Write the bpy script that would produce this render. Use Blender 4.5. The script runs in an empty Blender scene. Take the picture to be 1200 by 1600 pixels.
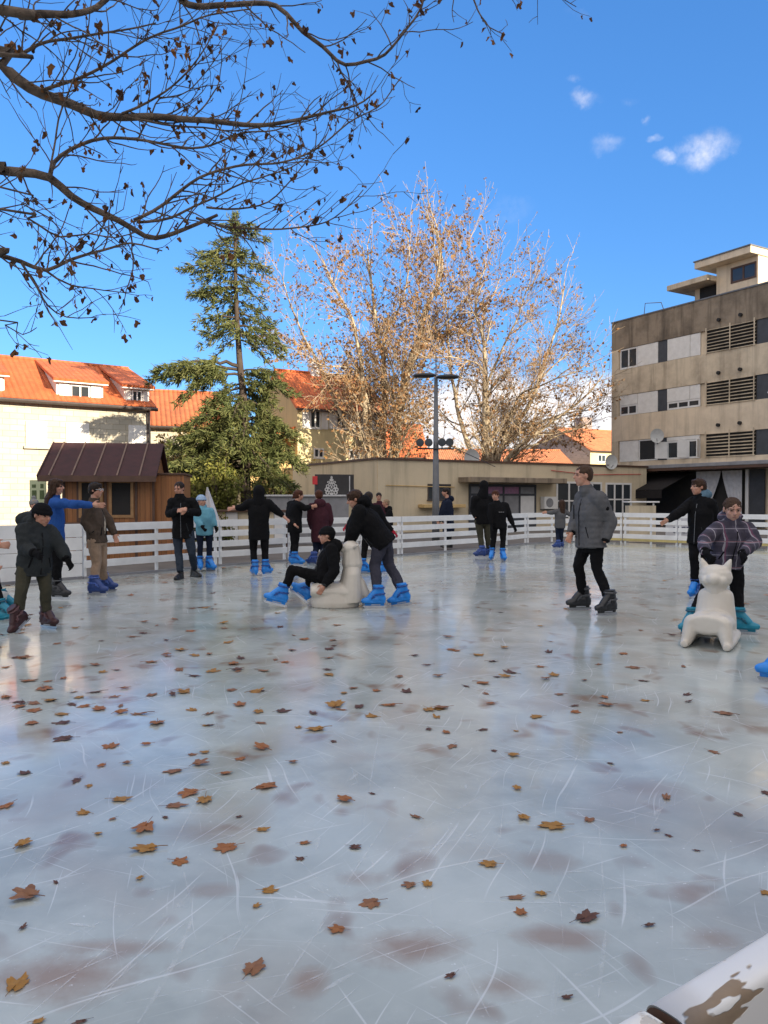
import bpy, bmesh, math, random
import numpy as np
from mathutils import Vector, Matrix, noise

# ------------------------------------------------------------------ camera, sky, sun, exposure
SC = bpy.context.scene
COL = SC.collection
R = math.radians
CAMH, FPX = 1.4, 1200.0
PITCH = math.atan(20 / FPX)
cam_d = bpy.data.cameras.new('camera')
cam = bpy.data.objects.new('camera', cam_d)
COL.objects.link(cam)
cam.location = (0, 0, CAMH)
cam.rotation_euler = (math.pi / 2 - PITCH, 0, 0)
cam_d.sensor_fit = 'VERTICAL'
cam_d.sensor_height = 36
cam_d.lens = 27
cam_d.clip_start = 0.05
cam_d.clip_end = 3000
SC.camera = cam

SUN_EL, SUN_AZ = R(15), R(135)          # the sun stands low behind the camera, to the right
W = bpy.data.worlds.new('World')
SC.world = W
W.use_nodes = True
wt = W.node_tree
wt.nodes.clear()
def WN(t, **kw):
    n = wt.nodes.new(t)
    for k, v in kw.items(): setattr(n, k, v)
    return n
w_out = WN('ShaderNodeOutputWorld')
w_bg = WN('ShaderNodeBackground')
w_bg.inputs['Strength'].default_value = 0.15
sky = WN('ShaderNodeTexSky', sky_type='NISHITA')
sky.sun_disc = False
sky.sun_elevation = SUN_EL
sky.sun_rotation = SUN_AZ
sky.altitude = 50
sky.air_density = 1.0
sky.dust_density = 0.25
sky.ozone_density = 2.2
hsv = WN('ShaderNodeHueSaturation')
hsv.inputs['Saturation'].default_value = 1.22
hsv.inputs['Value'].default_value = .62
wt.links.new(sky.outputs[0], hsv.inputs['Color'])
gm = WN('ShaderNodeGamma')
gm.inputs['Gamma'].default_value = .65
wt.links.new(hsv.outputs[0], gm.inputs['Color'])
tint = WN('ShaderNodeMix', data_type='RGBA', blend_type='MULTIPLY')
tint.inputs[0].default_value = 1
tint.inputs[7].default_value = (.54, .92, 1.48, 1)
wt.links.new(gm.outputs[0], tint.inputs[6])
tc = WN('ShaderNodeTexCoord')
def wmath(op, a, b=None, c=None):
    n = WN('ShaderNodeMath', operation=op)
    for i, x in enumerate((a, b, c)):
        if x is None: continue
        if isinstance(x, (int, float)): n.inputs[i].default_value = x
        else: wt.links.new(x, n.inputs[i])
    return n.outputs[0]
def wnoise(scale, detail, rough):
    n = WN('ShaderNodeTexNoise')
    n.inputs['Scale'].default_value = scale
    n.inputs['Detail'].default_value = detail
    n.inputs['Roughness'].default_value = rough
    wt.links.new(tc.outputs['Generated'], n.inputs['Vector'])
    return n
def cdir(px, py):
    a, b = (px - 600) / FPX, (800 - py) / FPX
    return Vector((a, math.cos(PITCH) + b * math.sin(PITCH), -math.sin(PITCH) + b * math.cos(PITCH))).normalized()
# small fair-weather clouds, each fixed to a direction of the sky
nz = wnoise(9, 6, .62)
warp = WN('ShaderNodeVectorMath', operation='MULTIPLY_ADD')
wt.links.new(nz.outputs['Color'], warp.inputs[0])
warp.inputs[1].default_value = (.075, .075, .075)
sub = WN('ShaderNodeVectorMath', operation='SUBTRACT')
wt.links.new(tc.outputs['Generated'], sub.inputs[0])
sub.inputs[1].default_value = (.0375, .0375, .0375)
wt.links.new(sub.outputs[0], warp.inputs[2])
puffs = [(1112, 228, 38, 1.0), (1050, 240, 17, .7), (1030, 208, 12, .6), (918, 152, 22, .75), (905, 120, 12, .35), (1012, 178, 9, .6),
         (945, 232, 24, .35), (905, 15, 16, .45), (800, 330, 34, .22), (985, 148, 14, .3)]
acc = None
for px, py, r, s in puffs:
    d = WN('ShaderNodeVectorMath', operation='SUBTRACT')
    wt.links.new(warp.outputs[0], d.inputs[0])
    d.inputs[1].default_value = cdir(px, py)
    fl = WN('ShaderNodeVectorMath', operation='MULTIPLY')
    wt.links.new(d.outputs[0], fl.inputs[0])
    fl.inputs[1].default_value = (.85, 1, 1.75)
    l = WN('ShaderNodeVectorMath', operation='LENGTH')
    wt.links.new(fl.outputs[0], l.inputs[0])
    mr = WN('ShaderNodeMapRange', interpolation_type='SMOOTHSTEP')
    mr.inputs['From Min'].default_value = r / FPX * 1.1
    mr.inputs['From Max'].default_value = r / FPX * .15
    mr.inputs['To Max'].default_value = s * .5
    wt.links.new(l.outputs['Value'], mr.inputs['Value'])
    acc = mr.outputs[0] if acc is None else wmath('MAXIMUM', acc, mr.outputs[0])
fine = wnoise(38, 5, .6)
fm = WN('ShaderNodeMapRange')
fm.inputs['From Min'].default_value = .36
fm.inputs['From Max'].default_value = .62
fm.inputs['To Min'].default_value = .12
wt.links.new(fine.outputs['Fac'], fm.inputs['Value'])
acc = wmath('MULTIPLY', acc, fm.outputs[0])
# a bank of grey-white cloud low over the roofs, right of centre
sep = WN('ShaderNodeSeparateXYZ')
wt.links.new(tc.outputs['Generated'], sep.inputs[0])
n2 = wnoise(7, 7, .6)
hgt = wmath('ADD', sep.outputs['Z'], wmath('MULTIPLY', wmath('SUBTRACT', n2.outputs['Fac'], .5), .16))
bank = WN('ShaderNodeMapRange', interpolation_type='SMOOTHSTEP')
bank.inputs['From Min'].default_value = .165
bank.inputs['From Max'].default_value = .125
wt.links.new(hgt, bank.inputs['Value'])
side = WN('ShaderNodeMapRange', interpolation_type='SMOOTHSTEP')
side.inputs['From Min'].default_value = -.02
side.inputs['From Max'].default_value = .07
wt.links.new(sep.outputs['X'], side.inputs['Value'])
front = wmath('GREATER_THAN', sep.outputs['Y'], 0.0)
bk = wmath('MULTIPLY', wmath('MULTIPLY', bank.outputs[0], side.outputs[0]), front)
bk = wmath('MULTIPLY', bk, .9)
cl = wmath('MAXIMUM', acc, bk)
# unseen broken cloud added overhead and behind the camera, neutral fill for the shade
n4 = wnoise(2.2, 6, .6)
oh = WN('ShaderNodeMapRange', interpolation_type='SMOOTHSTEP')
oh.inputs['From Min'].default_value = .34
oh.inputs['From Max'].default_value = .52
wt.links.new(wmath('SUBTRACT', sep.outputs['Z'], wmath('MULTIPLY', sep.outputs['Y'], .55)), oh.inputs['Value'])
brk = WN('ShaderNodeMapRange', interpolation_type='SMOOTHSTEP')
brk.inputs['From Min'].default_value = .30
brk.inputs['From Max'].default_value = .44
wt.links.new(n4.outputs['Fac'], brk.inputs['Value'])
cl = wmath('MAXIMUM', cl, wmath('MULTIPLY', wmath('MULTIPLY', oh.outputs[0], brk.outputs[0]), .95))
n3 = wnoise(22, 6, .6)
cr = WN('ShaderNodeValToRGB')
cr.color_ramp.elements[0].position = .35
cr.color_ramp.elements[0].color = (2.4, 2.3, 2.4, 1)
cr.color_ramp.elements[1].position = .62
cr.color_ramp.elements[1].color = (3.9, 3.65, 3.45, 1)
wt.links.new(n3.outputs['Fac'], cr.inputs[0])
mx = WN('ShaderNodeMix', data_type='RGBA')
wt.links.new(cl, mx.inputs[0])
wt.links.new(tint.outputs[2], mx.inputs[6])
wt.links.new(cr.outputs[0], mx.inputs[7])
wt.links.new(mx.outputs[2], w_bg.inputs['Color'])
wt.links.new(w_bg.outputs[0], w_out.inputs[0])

sun_d = bpy.data.lights.new('sun', 'SUN')
sun = bpy.data.objects.new('sun', sun_d)
COL.objects.link(sun)
sun_d.energy = 4.0
sun_d.angle = R(.5)
sun_d.color = (1, .86, .66)
SUNV = Vector((math.sin(SUN_AZ) * math.cos(SUN_EL), math.cos(SUN_AZ) * math.cos(SUN_EL), math.sin(SUN_EL)))
sun.rotation_euler = SUNV.to_track_quat('Z', 'Y').to_euler()
sun.location = SUNV * 60

SC.view_settings.view_transform = 'Standard'
SC.view_settings.look = 'None'
SC.view_settings.exposure = 1.42
SC.view_settings.gamma = 1
SC.cycles.use_denoising = True
SC.cycles.max_bounces = 6
SC.cycles.diffuse_bounces = 3
SC.cycles.transparent_max_bounces = 12

# ------------------------------------------------------------------ pixel rays (photo 1200 x 1600) -> points in the place
def ray(px, py):
    a, b = (px - 600) / FPX, (800 - py) / FPX
    return Vector((a, math.cos(PITCH) + b * math.sin(PITCH), -math.sin(PITCH) + b * math.cos(PITCH)))
def at(px, py, Y):
    d = ray(px, py)
    return Vector((0, 0, CAMH)) + d * (Y / d.y)
def ground(px, py, z=0.0):
    d = ray(px, py)
    t = (z - CAMH) / d.z
    return Vector((0, 0, CAMH)) + d * t

# ------------------------------------------------------------------ object helpers
def tag(o, label=None, cat=None, group=None, kind=None):
    if label: o['label'] = label
    if cat: o['category'] = cat
    if group: o['group'] = group
    if kind: o['kind'] = kind
    return o
def empty(name, loc=(0, 0, 0), rz=0.0):
    o = bpy.data.objects.new(name, None)
    o.empty_display_size = .2
    COL.objects.link(o)
    o.location = loc
    o.rotation_euler = (0, 0, rz)
    return o
def thing(name, label, cat, loc=(0, 0, 0), rz=0.0, group=None):
    return tag(empty(name, loc, rz), label, cat, group)
def link(name, me, parent=None):
    o = bpy.data.objects.new(name, me)
    COL.objects.link(o)
    if parent is not None: o.parent = parent
    return o
class MB:
    """collects faces of one mesh"""
    def __init__(s):
        s.v, s.f, s.mi, s.cur = [], [], [], 0
    def add(s, vs, fs):
        b = len(s.v)
        s.v.extend([tuple(x) for x in vs])
        s.f.extend([tuple(i + b for i in f) for f in fs])
        s.mi.extend([s.cur] * len(fs))
        return s
    def box(s, x0, x1, y0, y1, z0, z1):
        vs = [(x0, y0, z0), (x1, y0, z0), (x1, y1, z0), (x0, y1, z0), (x0, y0, z1), (x1, y0, z1), (x1, y1, z1), (x0, y1, z1)]
        return s.add(vs, [(0, 3, 2, 1), (4, 5, 6, 7), (0, 1, 5, 4), (1, 2, 6, 5), (2, 3, 7, 6), (3, 0, 4, 7)])
    def bev(s, x0, x1, y0, y1, z0, z1, c=.01):
        """a box with chamfered edges"""
        bm = bmesh.new()
        bmesh.ops.create_cube(bm, size=1)
        for v in bm.verts:
            v.co = ((x0 + x1) / 2 + v.co.x * (x1 - x0), (y0 + y1) / 2 + v.co.y * (y1 - y0), (z0 + z1) / 2 + v.co.z * (z1 - z0))
        bmesh.ops.bevel(bm, geom=bm.edges[:], offset=c, segments=2, profile=.6, affect='EDGES')
        bm.verts.ensure_lookup_table(); bm.verts.index_update()
        s.add([v.co[:] for v in bm.verts], [[v.index for v in f.verts] for f in bm.faces])
        bm.free()
        return s
    def tube(s, pts, rad, n=6, cap=True):
        pts = [Vector(p) for p in pts]
        k = len(pts)
        if k < 2: return s
        if isinstance(rad, (int, float)): rad = [rad] * k
        vs, fs = [], []
        d = (pts[1] - pts[0]).normalized()
        a = d.cross(Vector((0, 0, 1)))
        if a.length < .1: a = d.cross(Vector((1, 0, 0)))
        a.normalize()
        for i, p in enumerate(pts):
            d = (pts[min(i + 1, k - 1)] - pts[max(i - 1, 0)])
            if d.length < 1e-9: d = Vector((0, 0, 1))
            d.normalize()
            a = a - d * a.dot(d)
            if a.length < 1e-6: a = d.orthogonal()
            a.normalize()
            b = d.cross(a)
            for j in range(n):
                t = 2 * math.pi * j / n
                vs.append(p + (a * math.cos(t) + b * math.sin(t)) * rad[i])
        for i in range(k - 1):
            for j in range(n):
                j2 = (j + 1) % n
                fs.append((i * n + j, i * n + j2, (i + 1) * n + j2, (i + 1) * n + j))
        if cap:
            fs.append(tuple(range(n - 1, -1, -1)))
            fs.append(tuple((k - 1) * n + j for j in range(n)))
        return s.add(vs, fs)
    def prism(s, poly, z0, z1):
        """vertical prism over a counter-clockwise xy polygon"""
        n = len(poly)
        vs = [(x, y, z0) for x, y in poly] + [(x, y, z1) for x, y in poly]
        fs = [tuple(range(n - 1, -1, -1)), tuple(range(n, 2 * n))] + [(i, (i + 1) % n, n + (i + 1) % n, n + i) for i in range(n)]
        return s.add(vs, fs)
    def slab(s, pts, t):
        """a sheet through 3-D points given thickness t downward"""
        n = len(pts)
        pts = [Vector(p) for p in pts]
        nn = (pts[1] - pts[0]).cross(pts[2] - pts[0]).normalized()
        vs = pts + [p - nn * t for p in pts]
        fs = [tuple(range(n)), tuple(range(2 * n - 1, n - 1, -1))] + [(i, n + i, n + (i + 1) % n, (i + 1) % n) for i in range(n)]
        return s.add(vs, fs)
    def build(s, name, mats, parent=None, smooth=False):
        me = bpy.data.meshes.new(name)
        me.from_pydata(s.v, [], s.f)
        if not isinstance(mats, (list, tuple)): mats = [mats]
        for m in mats: me.materials.append(m)
        if len(mats) > 1: me.polygons.foreach_set('material_index', s.mi)
        if smooth: me.polygons.foreach_set('use_smooth', [True] * len(me.polygons))
        me.update()
        return link(name, me, parent)
def box(name, m, parent, *a, c=None):
    return (MB().bev(*a, c=c) if c else MB().box(*a)).build(name, m, parent)

# ------------------------------------------------------------------ materials
class NT:
    def __init__(s, name):
        s.m = bpy.data.materials.new(name)
        s.m.use_nodes = True
        s.t = s.m.node_tree
        s.b = s.t.nodes['Principled BSDF']
        s.out = s.t.nodes['Material Output']
    def n(s, t, **kw):
        n = s.t.nodes.new(t)
        for k, v in kw.items(): setattr(n, k, v)
        return n
    def l(s, a, b): s.t.links.new(a, b)
    def set(s, node, **kw):
        for k, v in kw.items():
            i = node.inputs[k.replace('_', ' ')]
            if hasattr(v, 'is_output') or isinstance(v, bpy.types.NodeSocket): s.l(v, i)
            else: i.default_value = v
        return node
    def coord(s, kind='Object', scale=(1, 1, 1), rot=(0, 0, 0)):
        c = s.n('ShaderNodeTexCoord')
        mp = s.n('ShaderNodeMapping')
        mp.inputs['Scale'].default_value = scale
        mp.inputs['Rotation'].default_value = rot
        s.l(c.outputs[kind], mp.inputs[0])
        return mp.outputs[0]
    def noise(s, v, scale, detail=5, rough=.6, dist=0):
        n = s.n('ShaderNodeTexNoise')
        s.l(v, n.inputs['Vector'])
        n.inputs['Scale'].default_value = scale
        n.inputs['Detail'].default_value = detail
        n.inputs['Roughness'].default_value = rough
        n.inputs['Distortion'].default_value = dist
        return n
    def rng(s, v, a, b, c=0., d=1.):
        n = s.n('ShaderNodeMapRange')
        s.l(v, n.inputs['Value'])
        for k, x in zip(('From Min', 'From Max', 'To Min', 'To Max'), (a, b, c, d)): n.inputs[k].default_value = x
        return n.outputs[0]
    def mix(s, f, a, b, mode='MIX'):
        n = s.n('ShaderNodeMix', data_type='RGBA', blend_type=mode)
        for i, x in ((0, f), (6, a), (7, b)):
            if isinstance(x, (int, float)): n.inputs[i].default_value = x
            elif isinstance(x, tuple): n.inputs[i].default_value = (*x[:3], 1)
            else: s.l(x, n.inputs[i])
        return n.outputs[2]
    def math(s, op, a, b=None):
        n = s.n('ShaderNodeMath', operation=op)
        for i, x in enumerate((a, b)):
            if x is None: continue
            if isinstance(x, (int, float)): n.inputs[i].default_value = x
            else: s.l(x, n.inputs[i])
        return n.outputs[0]
    def bump(s, h, strength=.3, dist=.02):
        n = s.n('ShaderNodeBump')
        n.inputs['Strength'].default_value = strength
        n.inputs['Distance'].default_value = dist
        s.l(h, n.inputs['Height'])
        s.l(n.outputs[0], s.b.inputs['Normal'])
    def col(s, c):
        if isinstance(c, tuple): s.b.inputs['Base Color'].default_value = (*c[:3], 1)
        else: s.l(c, s.b.inputs['Base Color'])
    def rough(s, r):
        if isinstance(r, (int, float)): s.b.inputs['Roughness'].default_value = r
        else: s.l(r, s.b.inputs['Roughness'])
def pm(name, c1, c2=None, scale=4., rough=.7, bump=0., bscale=None, bdist=.01, spec=None, metal=0., stretch=(1, 1, 1), lo=.35, hi=.65):
    t = NT(name)
    v = t.coord(scale=stretch)
    if c2 is None: c2 = tuple(x * .8 for x in c1)
    n = t.noise(v, scale)
    t.col(t.mix(t.rng(n.outputs['Fac'], lo, hi), c1, c2))
    t.rough(rough)
    t.b.inputs['Metallic'].default_value = metal
    if spec is not None: t.b.inputs['Specular IOR Level'].default_value = spec
    if bump:
        n2 = t.noise(v, bscale or scale * 6)
        t.bump(n2.outputs['Fac'], bump, bdist)
    return t.m
M = {}
def fabric(name, c, rough=.9, sheen=.0):
    t = NT(name)
    v = t.coord()
    n = t.noise(v, 6, 4)
    n2 = t.noise(v, 130, 2)
    a = t.mix(t.rng(n.outputs['Fac'], .3, .7), c, tuple(x * .72 for x in c))
    t.col(t.mix(t.rng(n2.outputs['Fac'], .3, .7, 0, .35), a, tuple(min(1, x * 1.35 + .002) for x in c)))
    t.rough(rough)
    t.b.inputs['Specular IOR Level'].default_value = .12
    t.bump(t.math('ADD', t.math('MULTIPLY', n2.outputs['Fac'], .15), t.noise(v, 22, 4, .6).outputs['Fac']), .35, .012)
    return t.m
# ------------------------------------------------------------------ surface materials
def m_ice():
    t = NT('ice')
    v = t.coord()
    big = t.noise(v, .55, 5, .55)
    mid = t.noise(v, 2.6, 6, .62)
    base = t.mix(t.rng(big.outputs['Fac'], .36, .66), (.275, .305, .29), (.465, .505, .48))
    base = t.mix(t.rng(mid.outputs['Fac'], .42, .75, 0, .55), base, (.55, .59, .57))
    # brown stains of leaves frozen in below the surface
    vs = t.coord(scale=(1.0, .8, 1))
    w = t.noise(vs, 1.15, 2, .5, .6)
    st = t.math('MULTIPLY', t.rng(w.outputs['Fac'], .52, .68), t.rng(mid.outputs['Fac'], .3, .6, .45, 1))
    base = t.mix(t.math('MULTIPLY', st, .42), base, (.25, .175, .12))
    w2 = t.noise(vs, 3.4, 2, .5, .3)
    st2 = t.rng(w2.outputs['Fac'], .60, .72, 0, .7)
    base = t.mix(st2, base, (.20, .115, .07))
    # larger leaf stains where they lie in the photograph
    for px, py, rx, ry, k in ((95, 1525, .20, .12, .75), (170, 1478, .20, .04, .5), (640, 1478, .17, .10, .7), (880, 1465, .13, .06, .65), (480, 1535, .05, .07, .6), (330, 1392, .07, .05, .4), (1080, 1395, .09, .09, .45),
                              (1110, 1468, .10, .07, .5), (880, 1100, .40, .22, .28), (860, 1345, .10, .08, .4), (785, 1542, .12, .07, .55), (1020, 1232, .16, .12, .35), (560, 1372, .08, .06, .4), (320, 1300, .14, .10, .3),
                              (60, 1150, .35, .3, .35), (1150, 1130, .35, .22, .25), (420, 1030, .6, .4, .12)):
        c_ = ground(px, py)
        vm = t.n('ShaderNodeVectorMath', operation='SUBTRACT'); t.l(v, vm.inputs[0]); vm.inputs[1].default_value = (c_.x, c_.y, 0)
        vd = t.n('ShaderNodeVectorMath', operation='MULTIPLY'); t.l(vm.outputs[0], vd.inputs[0]); vd.inputs[1].default_value = (1 / rx, 1 / ry, 0)
        vl = t.n('ShaderNodeVectorMath', operation='LENGTH'); t.l(vd.outputs[0], vl.inputs[0])
        dd = t.math('ADD', vl.outputs['Value'], t.math('MULTIPLY', t.math('SUBTRACT', mid.outputs['Fac'], .5), 2.2))
        base = t.mix(t.rng(dd, 1.25, .35, 0, k), base, (.25, .155, .095))
    # fine scratches: three families of stretched noise
    scr = None
    for ang, sc, th in ((.35, (55, 1.1, 1), .665), (1.0, (48, .9, 1), .665), (2.3, (60, 1.2, 1), .675), (1.75, (50, 1.0, 1), .68), (2.8, (52, 1.0, 1), .68)):
        vv = t.coord(rot=(0, 0, ang))
        wob = t.noise(vv, .5, 2)
        ad = t.n('ShaderNodeVectorMath', operation='MULTIPLY_ADD')
        t.l(wob.outputs['Color'], ad.inputs[0]); ad.inputs[1].default_value = (.55, .3, 0); t.l(vv, ad.inputs[2])
        ms = t.n('ShaderNodeVectorMath', operation='MULTIPLY')
        t.l(ad.outputs[0], ms.inputs[0]); ms.inputs[1].default_value = sc
        q = t.noise(ms.outputs[0], 1.0, 2, .5)
        r = t.rng(q.outputs['Fac'], th, th + .05)
        scr = r if scr is None else t.math('MAXIMUM', scr, r)
    grit = t.noise(v, 46, 3, .6)
    fleck = t.math('MULTIPLY', t.rng(grit.outputs['Fac'], .66, .72), t.rng(mid.outputs['Fac'], .45, .6))
    white = t.math('MINIMUM', t.math('ADD', t.math('MULTIPLY', scr, .30), t.math('MULTIPLY', fleck, .5)), 1)
    base = t.mix(white, base, (.80, .83, .87))
    t.col(base)
    rr = t.noise(v, 1.7, 5, .6)
    t.rough(t.math('ADD', t.rng(rr.outputs['Fac'], .3, .7, .06, .20), t.math('MULTIPLY', white, .3)))
    t.b.inputs['IOR'].default_value = 1.42
    t.b.inputs['Specular IOR Level'].default_value = .5
    h = t.math('ADD', t.math('MULTIPLY', t.noise(v, 5, 4).outputs['Fac'], .6), t.math('MULTIPLY', scr, .18))
    t.bump(h, .10, .012)
    return t.m
def m_tiles(name, c1, c2, pitch=.22):
    t = NT(name)
    v = t.coord()
    n = t.noise(v, 1.3, 6, .65)
    sp = t.n('ShaderNodeSeparateXYZ'); t.l(v, sp.inputs[0])
    cell = t.n('ShaderNodeCombineXYZ')
    t.l(t.math('FLOOR', t.math('DIVIDE', sp.outputs['X'], pitch)), cell.inputs[0])
    t.l(t.math('FLOOR', t.math('DIVIDE', sp.outputs['Y'], pitch * 1.2)), cell.inputs[1])
    wn = t.n('ShaderNodeTexWhiteNoise', noise_dimensions='2D'); t.l(cell.outputs[0], wn.inputs['Vector'])
    a = t.mix(t.rng(n.outputs['Fac'], .35, .65), c1, c2)
    a = t.mix(t.math('MULTIPLY', wn.outputs['Value'], .55), a, tuple(x * .55 for x in c1))
    moss = t.noise(v, 5, 6, .7)
    a = t.mix(t.rng(moss.outputs['Fac'], .60, .75, 0, .5), a, (.10, .06, .035))
    t.col(a)
    t.rough(.85)
    w = t.math('ABSOLUTE', t.math('SINE', t.math('MULTIPLY', sp.outputs['X'], math.pi / pitch)))
    fr = t.math('FRACT', t.math('DIVIDE', sp.outputs['Y'], pitch * 1.2))
    t.bump(t.math('ADD', w, t.math('MULTIPLY', fr, -.5)), .8, .06)
    return t.m
def m_stone(name, c1, c2, mortar, bw=.5, bh=.22, msize=.012):
    t = NT(name)
    v = t.coord()
    sp = t.n('ShaderNodeSeparateXYZ'); t.l(v, sp.inputs[0])
    cb = t.n('ShaderNodeCombineXYZ')
    t.l(t.math('ADD', sp.outputs['X'], sp.outputs['Y']), cb.inputs[0]); t.l(sp.outputs['Z'], cb.inputs[1])
    br = t.n('ShaderNodeTexBrick')
    t.l(cb.outputs[0], br.inputs['Vector'])
    br.inputs['Scale'].default_value = 1
    br.inputs['Brick Width'].default_value = bw
    br.inputs['Row Height'].default_value = bh
    br.inputs['Mortar Size'].default_value = msize
    br.inputs['Mortar Smooth'].default_value = .5
    for k, c in (('Color1', c1), ('Color2', c2), ('Mortar', mortar)): br.inputs[k].default_value = (*c, 1)
    n = t.noise(v, 1.4, 7, .65)
    a = t.mix(t.rng(n.outputs['Fac'], .4, .75, 0, .5), br.outputs['Color'], tuple(x * .62 for x in c1))
    t.col(a); t.rough(.9)
    t.bump(t.math('ADD', br.outputs['Fac'], t.math('MULTIPLY', t.noise(v, 14, 5).outputs['Fac'], -.6)), -.5, .02)
    return t.m
def m_render(name, c, dirt, amount=.7, streak=True, scale=1.0):
    """painted plaster or concrete, with rain streaks running down it"""
    t = NT(name)
    v = t.coord()
    n = t.noise(v, .7 * scale, 7, .65)
    vs = t.coord(scale=(2.2, 2.2, .16))
    s = t.noise(vs, 1.0 * scale, 6, .65)
    a = t.mix(t.rng(n.outputs['Fac'], .42, .7, 0, amount), c, dirt)
    if streak: a = t.mix(t.rng(s.outputs['Fac'], .5, .72, 0, amount), a, tuple(x * .7 for x in dirt))
    f = t.noise(v, 30, 4, .6)
    a = t.mix(t.rng(f.outputs['Fac'], .4, .7, 0, .15), a, tuple(x * .5 for x in c))
    t.col(a); t.rough(.88)
    t.b.inputs['Specular IOR Level'].default_value = .3
    t.bump(f.outputs['Fac'], .2, .01)
    return t.m
def m_wood(name, c1, c2, plank=.12, axis='X', rough=.55):
    t = NT(name)
    v = t.coord()
    sp = t.n('ShaderNodeSeparateXYZ'); t.l(v, sp.inputs[0])
    u = t.math('DIVIDE', sp.outputs[axis], plank)
    wn = t.n('ShaderNodeTexWhiteNoise', noise_dimensions='1D'); t.l(t.math('FLOOR', u), wn.inputs['W'])
    g = t.noise(t.coord(scale=(14, 14, 1.2) if axis == 'X' else (1.2, 14, 14)), 1.5, 5, .6)
    a = t.mix(t.rng(g.outputs['Fac'], .35, .65), c1, c2)
    a = t.mix(t.math('MULTIPLY', wn.outputs['Value'], .45), a, tuple(x * .5 for x in c1))
    e = t.math('ABSOLUTE', t.math('SUBTRACT', t.math('FRACT', u), .5))
    gap = t.rng(e, .455, .49)
    a = t.mix(gap, a, tuple(x * .12 for x in c1))
    t.col(a); t.rough(rough)
    t.bump(t.math('ADD', t.math('MULTIPLY', gap, -1), t.math('MULTIPLY', g.outputs['Fac'], .2)), .6, .01)
    return t.m
def m_chipped(name):
    """white gloss paint over wood, scuffed and flaking along the edges"""
    t = NT(name)
    v = t.coord()
    n = t.noise(v, 7, 6, .6)
    n2 = t.noise(v, 2.0, 4, .6)
    sp = t.n('ShaderNodeSeparateXYZ'); t.l(v, sp.inputs[0])
    worn = t.math('MULTIPLY', t.rng(t.math('ABSOLUTE', t.math('SUBTRACT', sp.outputs['X'], .085)), .02, .085, 1, 0), t.rng(sp.outputs['Y'], .004, -.012))
    n3 = t.noise(t.coord(scale=(.5, 1.7, 1.7)), 20, 3, .5)
    chip2 = t.rng(t.math('ADD', n3.outputs['Fac'], t.math('MULTIPLY', worn, .105)), .625, .64)
    chip = t.math('MULTIPLY', t.rng(n.outputs['Fac'], .56, .575), t.rng(n2.outputs['Fac'], .44, .52))
    a = t.mix(t.rng(n2.outputs['Fac'], .35, .65), (.70, .70, .69), (.60, .60, .585))
    scuff = t.noise(t.coord(scale=(3, 30, 30)), 3, 4, .6)
    a = t.mix(t.rng(scuff.outputs['Fac'], .62, .72, 0, .45), a, (.38, .36, .33))
    chip = t.math('MAXIMUM', chip, chip2)
    a = t.mix(chip, a, t.mix(t.noise(v, 30).outputs['Fac'], (.16, .11, .07), (.30, .23, .16)))
    t.col(a); t.rough(t.math('ADD', .35, t.math('MULTIPLY', chip, .4)))
    t.bump(t.math('MULTIPLY', chip, -1), .5, .004)
    return t.m
def m_glass(name, c=(.02, .024, .028)):
    t = NT(name)
    n = t.noise(t.coord(), 1.2, 3)
    t.col(t.mix(n.outputs['Fac'], c, tuple(x * 2.5 for x in c)))
    t.rough(.06)
    return t.m
M['ice'] = m_ice()
M['ground'] = pm('paving', (.13, .115, .10), (.085, .075, .065), 1.2, .9, .3, 20)
M['stone'] = m_stone('limestone', (.52, .485, .40), (.44, .405, .325), (.29, .255, .19))
M['grey_stone'] = m_stone('rough_stone', (.34, .27, .25), (.26, .21, .20), (.36, .31, .28), .4, .2, .02)
M['tile'] = m_tiles('clay_tiles', (.66, .17, .052), (.52, .12, .036))
M['tile_old'] = m_tiles('weathered_clay_tiles', (.60, .17, .06), (.40, .12, .05))
M['tile_pale'] = m_tiles('pale_clay_tiles', (.70, .26, .11), (.56, .19, .08))
M['yellow'] = m_render('yellow_plaster', (.66, .57, .33), (.50, .42, .25), .5)
M['ochre'] = m_render('ochre_plaster', (.60, .42, .19), (.48, .33, .16), .5)
M['cream'] = m_render('cream_plaster', (.64, .54, .38), (.47, .40, .28), .6)
M['concrete'] = m_render('stained_concrete', (.66, .55, .40), (.24, .19, .14), .65)
M['concrete_dark'] = m_render('rain_blackened_concrete', (.30, .24, .175), (.085, .066, .05), .9)
M['beige'] = m_render('beige_concrete', (.74, .61, .45), (.36, .285, .20), .5)
M['slate'] = pm('slate_panel', (.055, .06, .07), (.04, .043, .05), 3, .6)
M['white'] = pm('white_paint', (.74, .73, .71), (.66, .65, .63), 3, .5, .1)
M['shutter'] = pm('white_shutter', (.76, .74, .70), (.66, .64, .60), 3, .55)
M['rail'] = pm('barrier_white', (.80, .80, .79), (.67, .67, .66), 2.2, .5, .15, 30)
M['yellow_strip'] = pm('yellow_kick_strip', (.55, .45, .17), (.42, .34, .14), 4, .5)
M['chipped'] = m_chipped('chipped_white_paint')
M['glass'] = m_glass('dark_glass')
M['black_inside'] = pm('dark_interior', (.012, .012, .013), (.02, .018, .017), 3, .8)
M['metal_dark'] = pm('dark_metal', (.15, .155, .165), (.115, .12, .13), 5, .45, spec=.5)
M['lamp_black'] = pm('lamp_housing', (.022, .022, .026), (.03, .03, .034), 5, .4)
M['metal_pale'] = pm('pale_metal', (.55, .55, .55), (.45, .45, .45), 6, .45)
M['hut_roof'] = pm('maroon_shingle', (.050, .015, .016), (.034, .011, .012), 6, .85, .4, 60)
M['hut_wood'] = m_wood('stained_pine', (.36, .15, .045), (.26, .10, .032))
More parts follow.
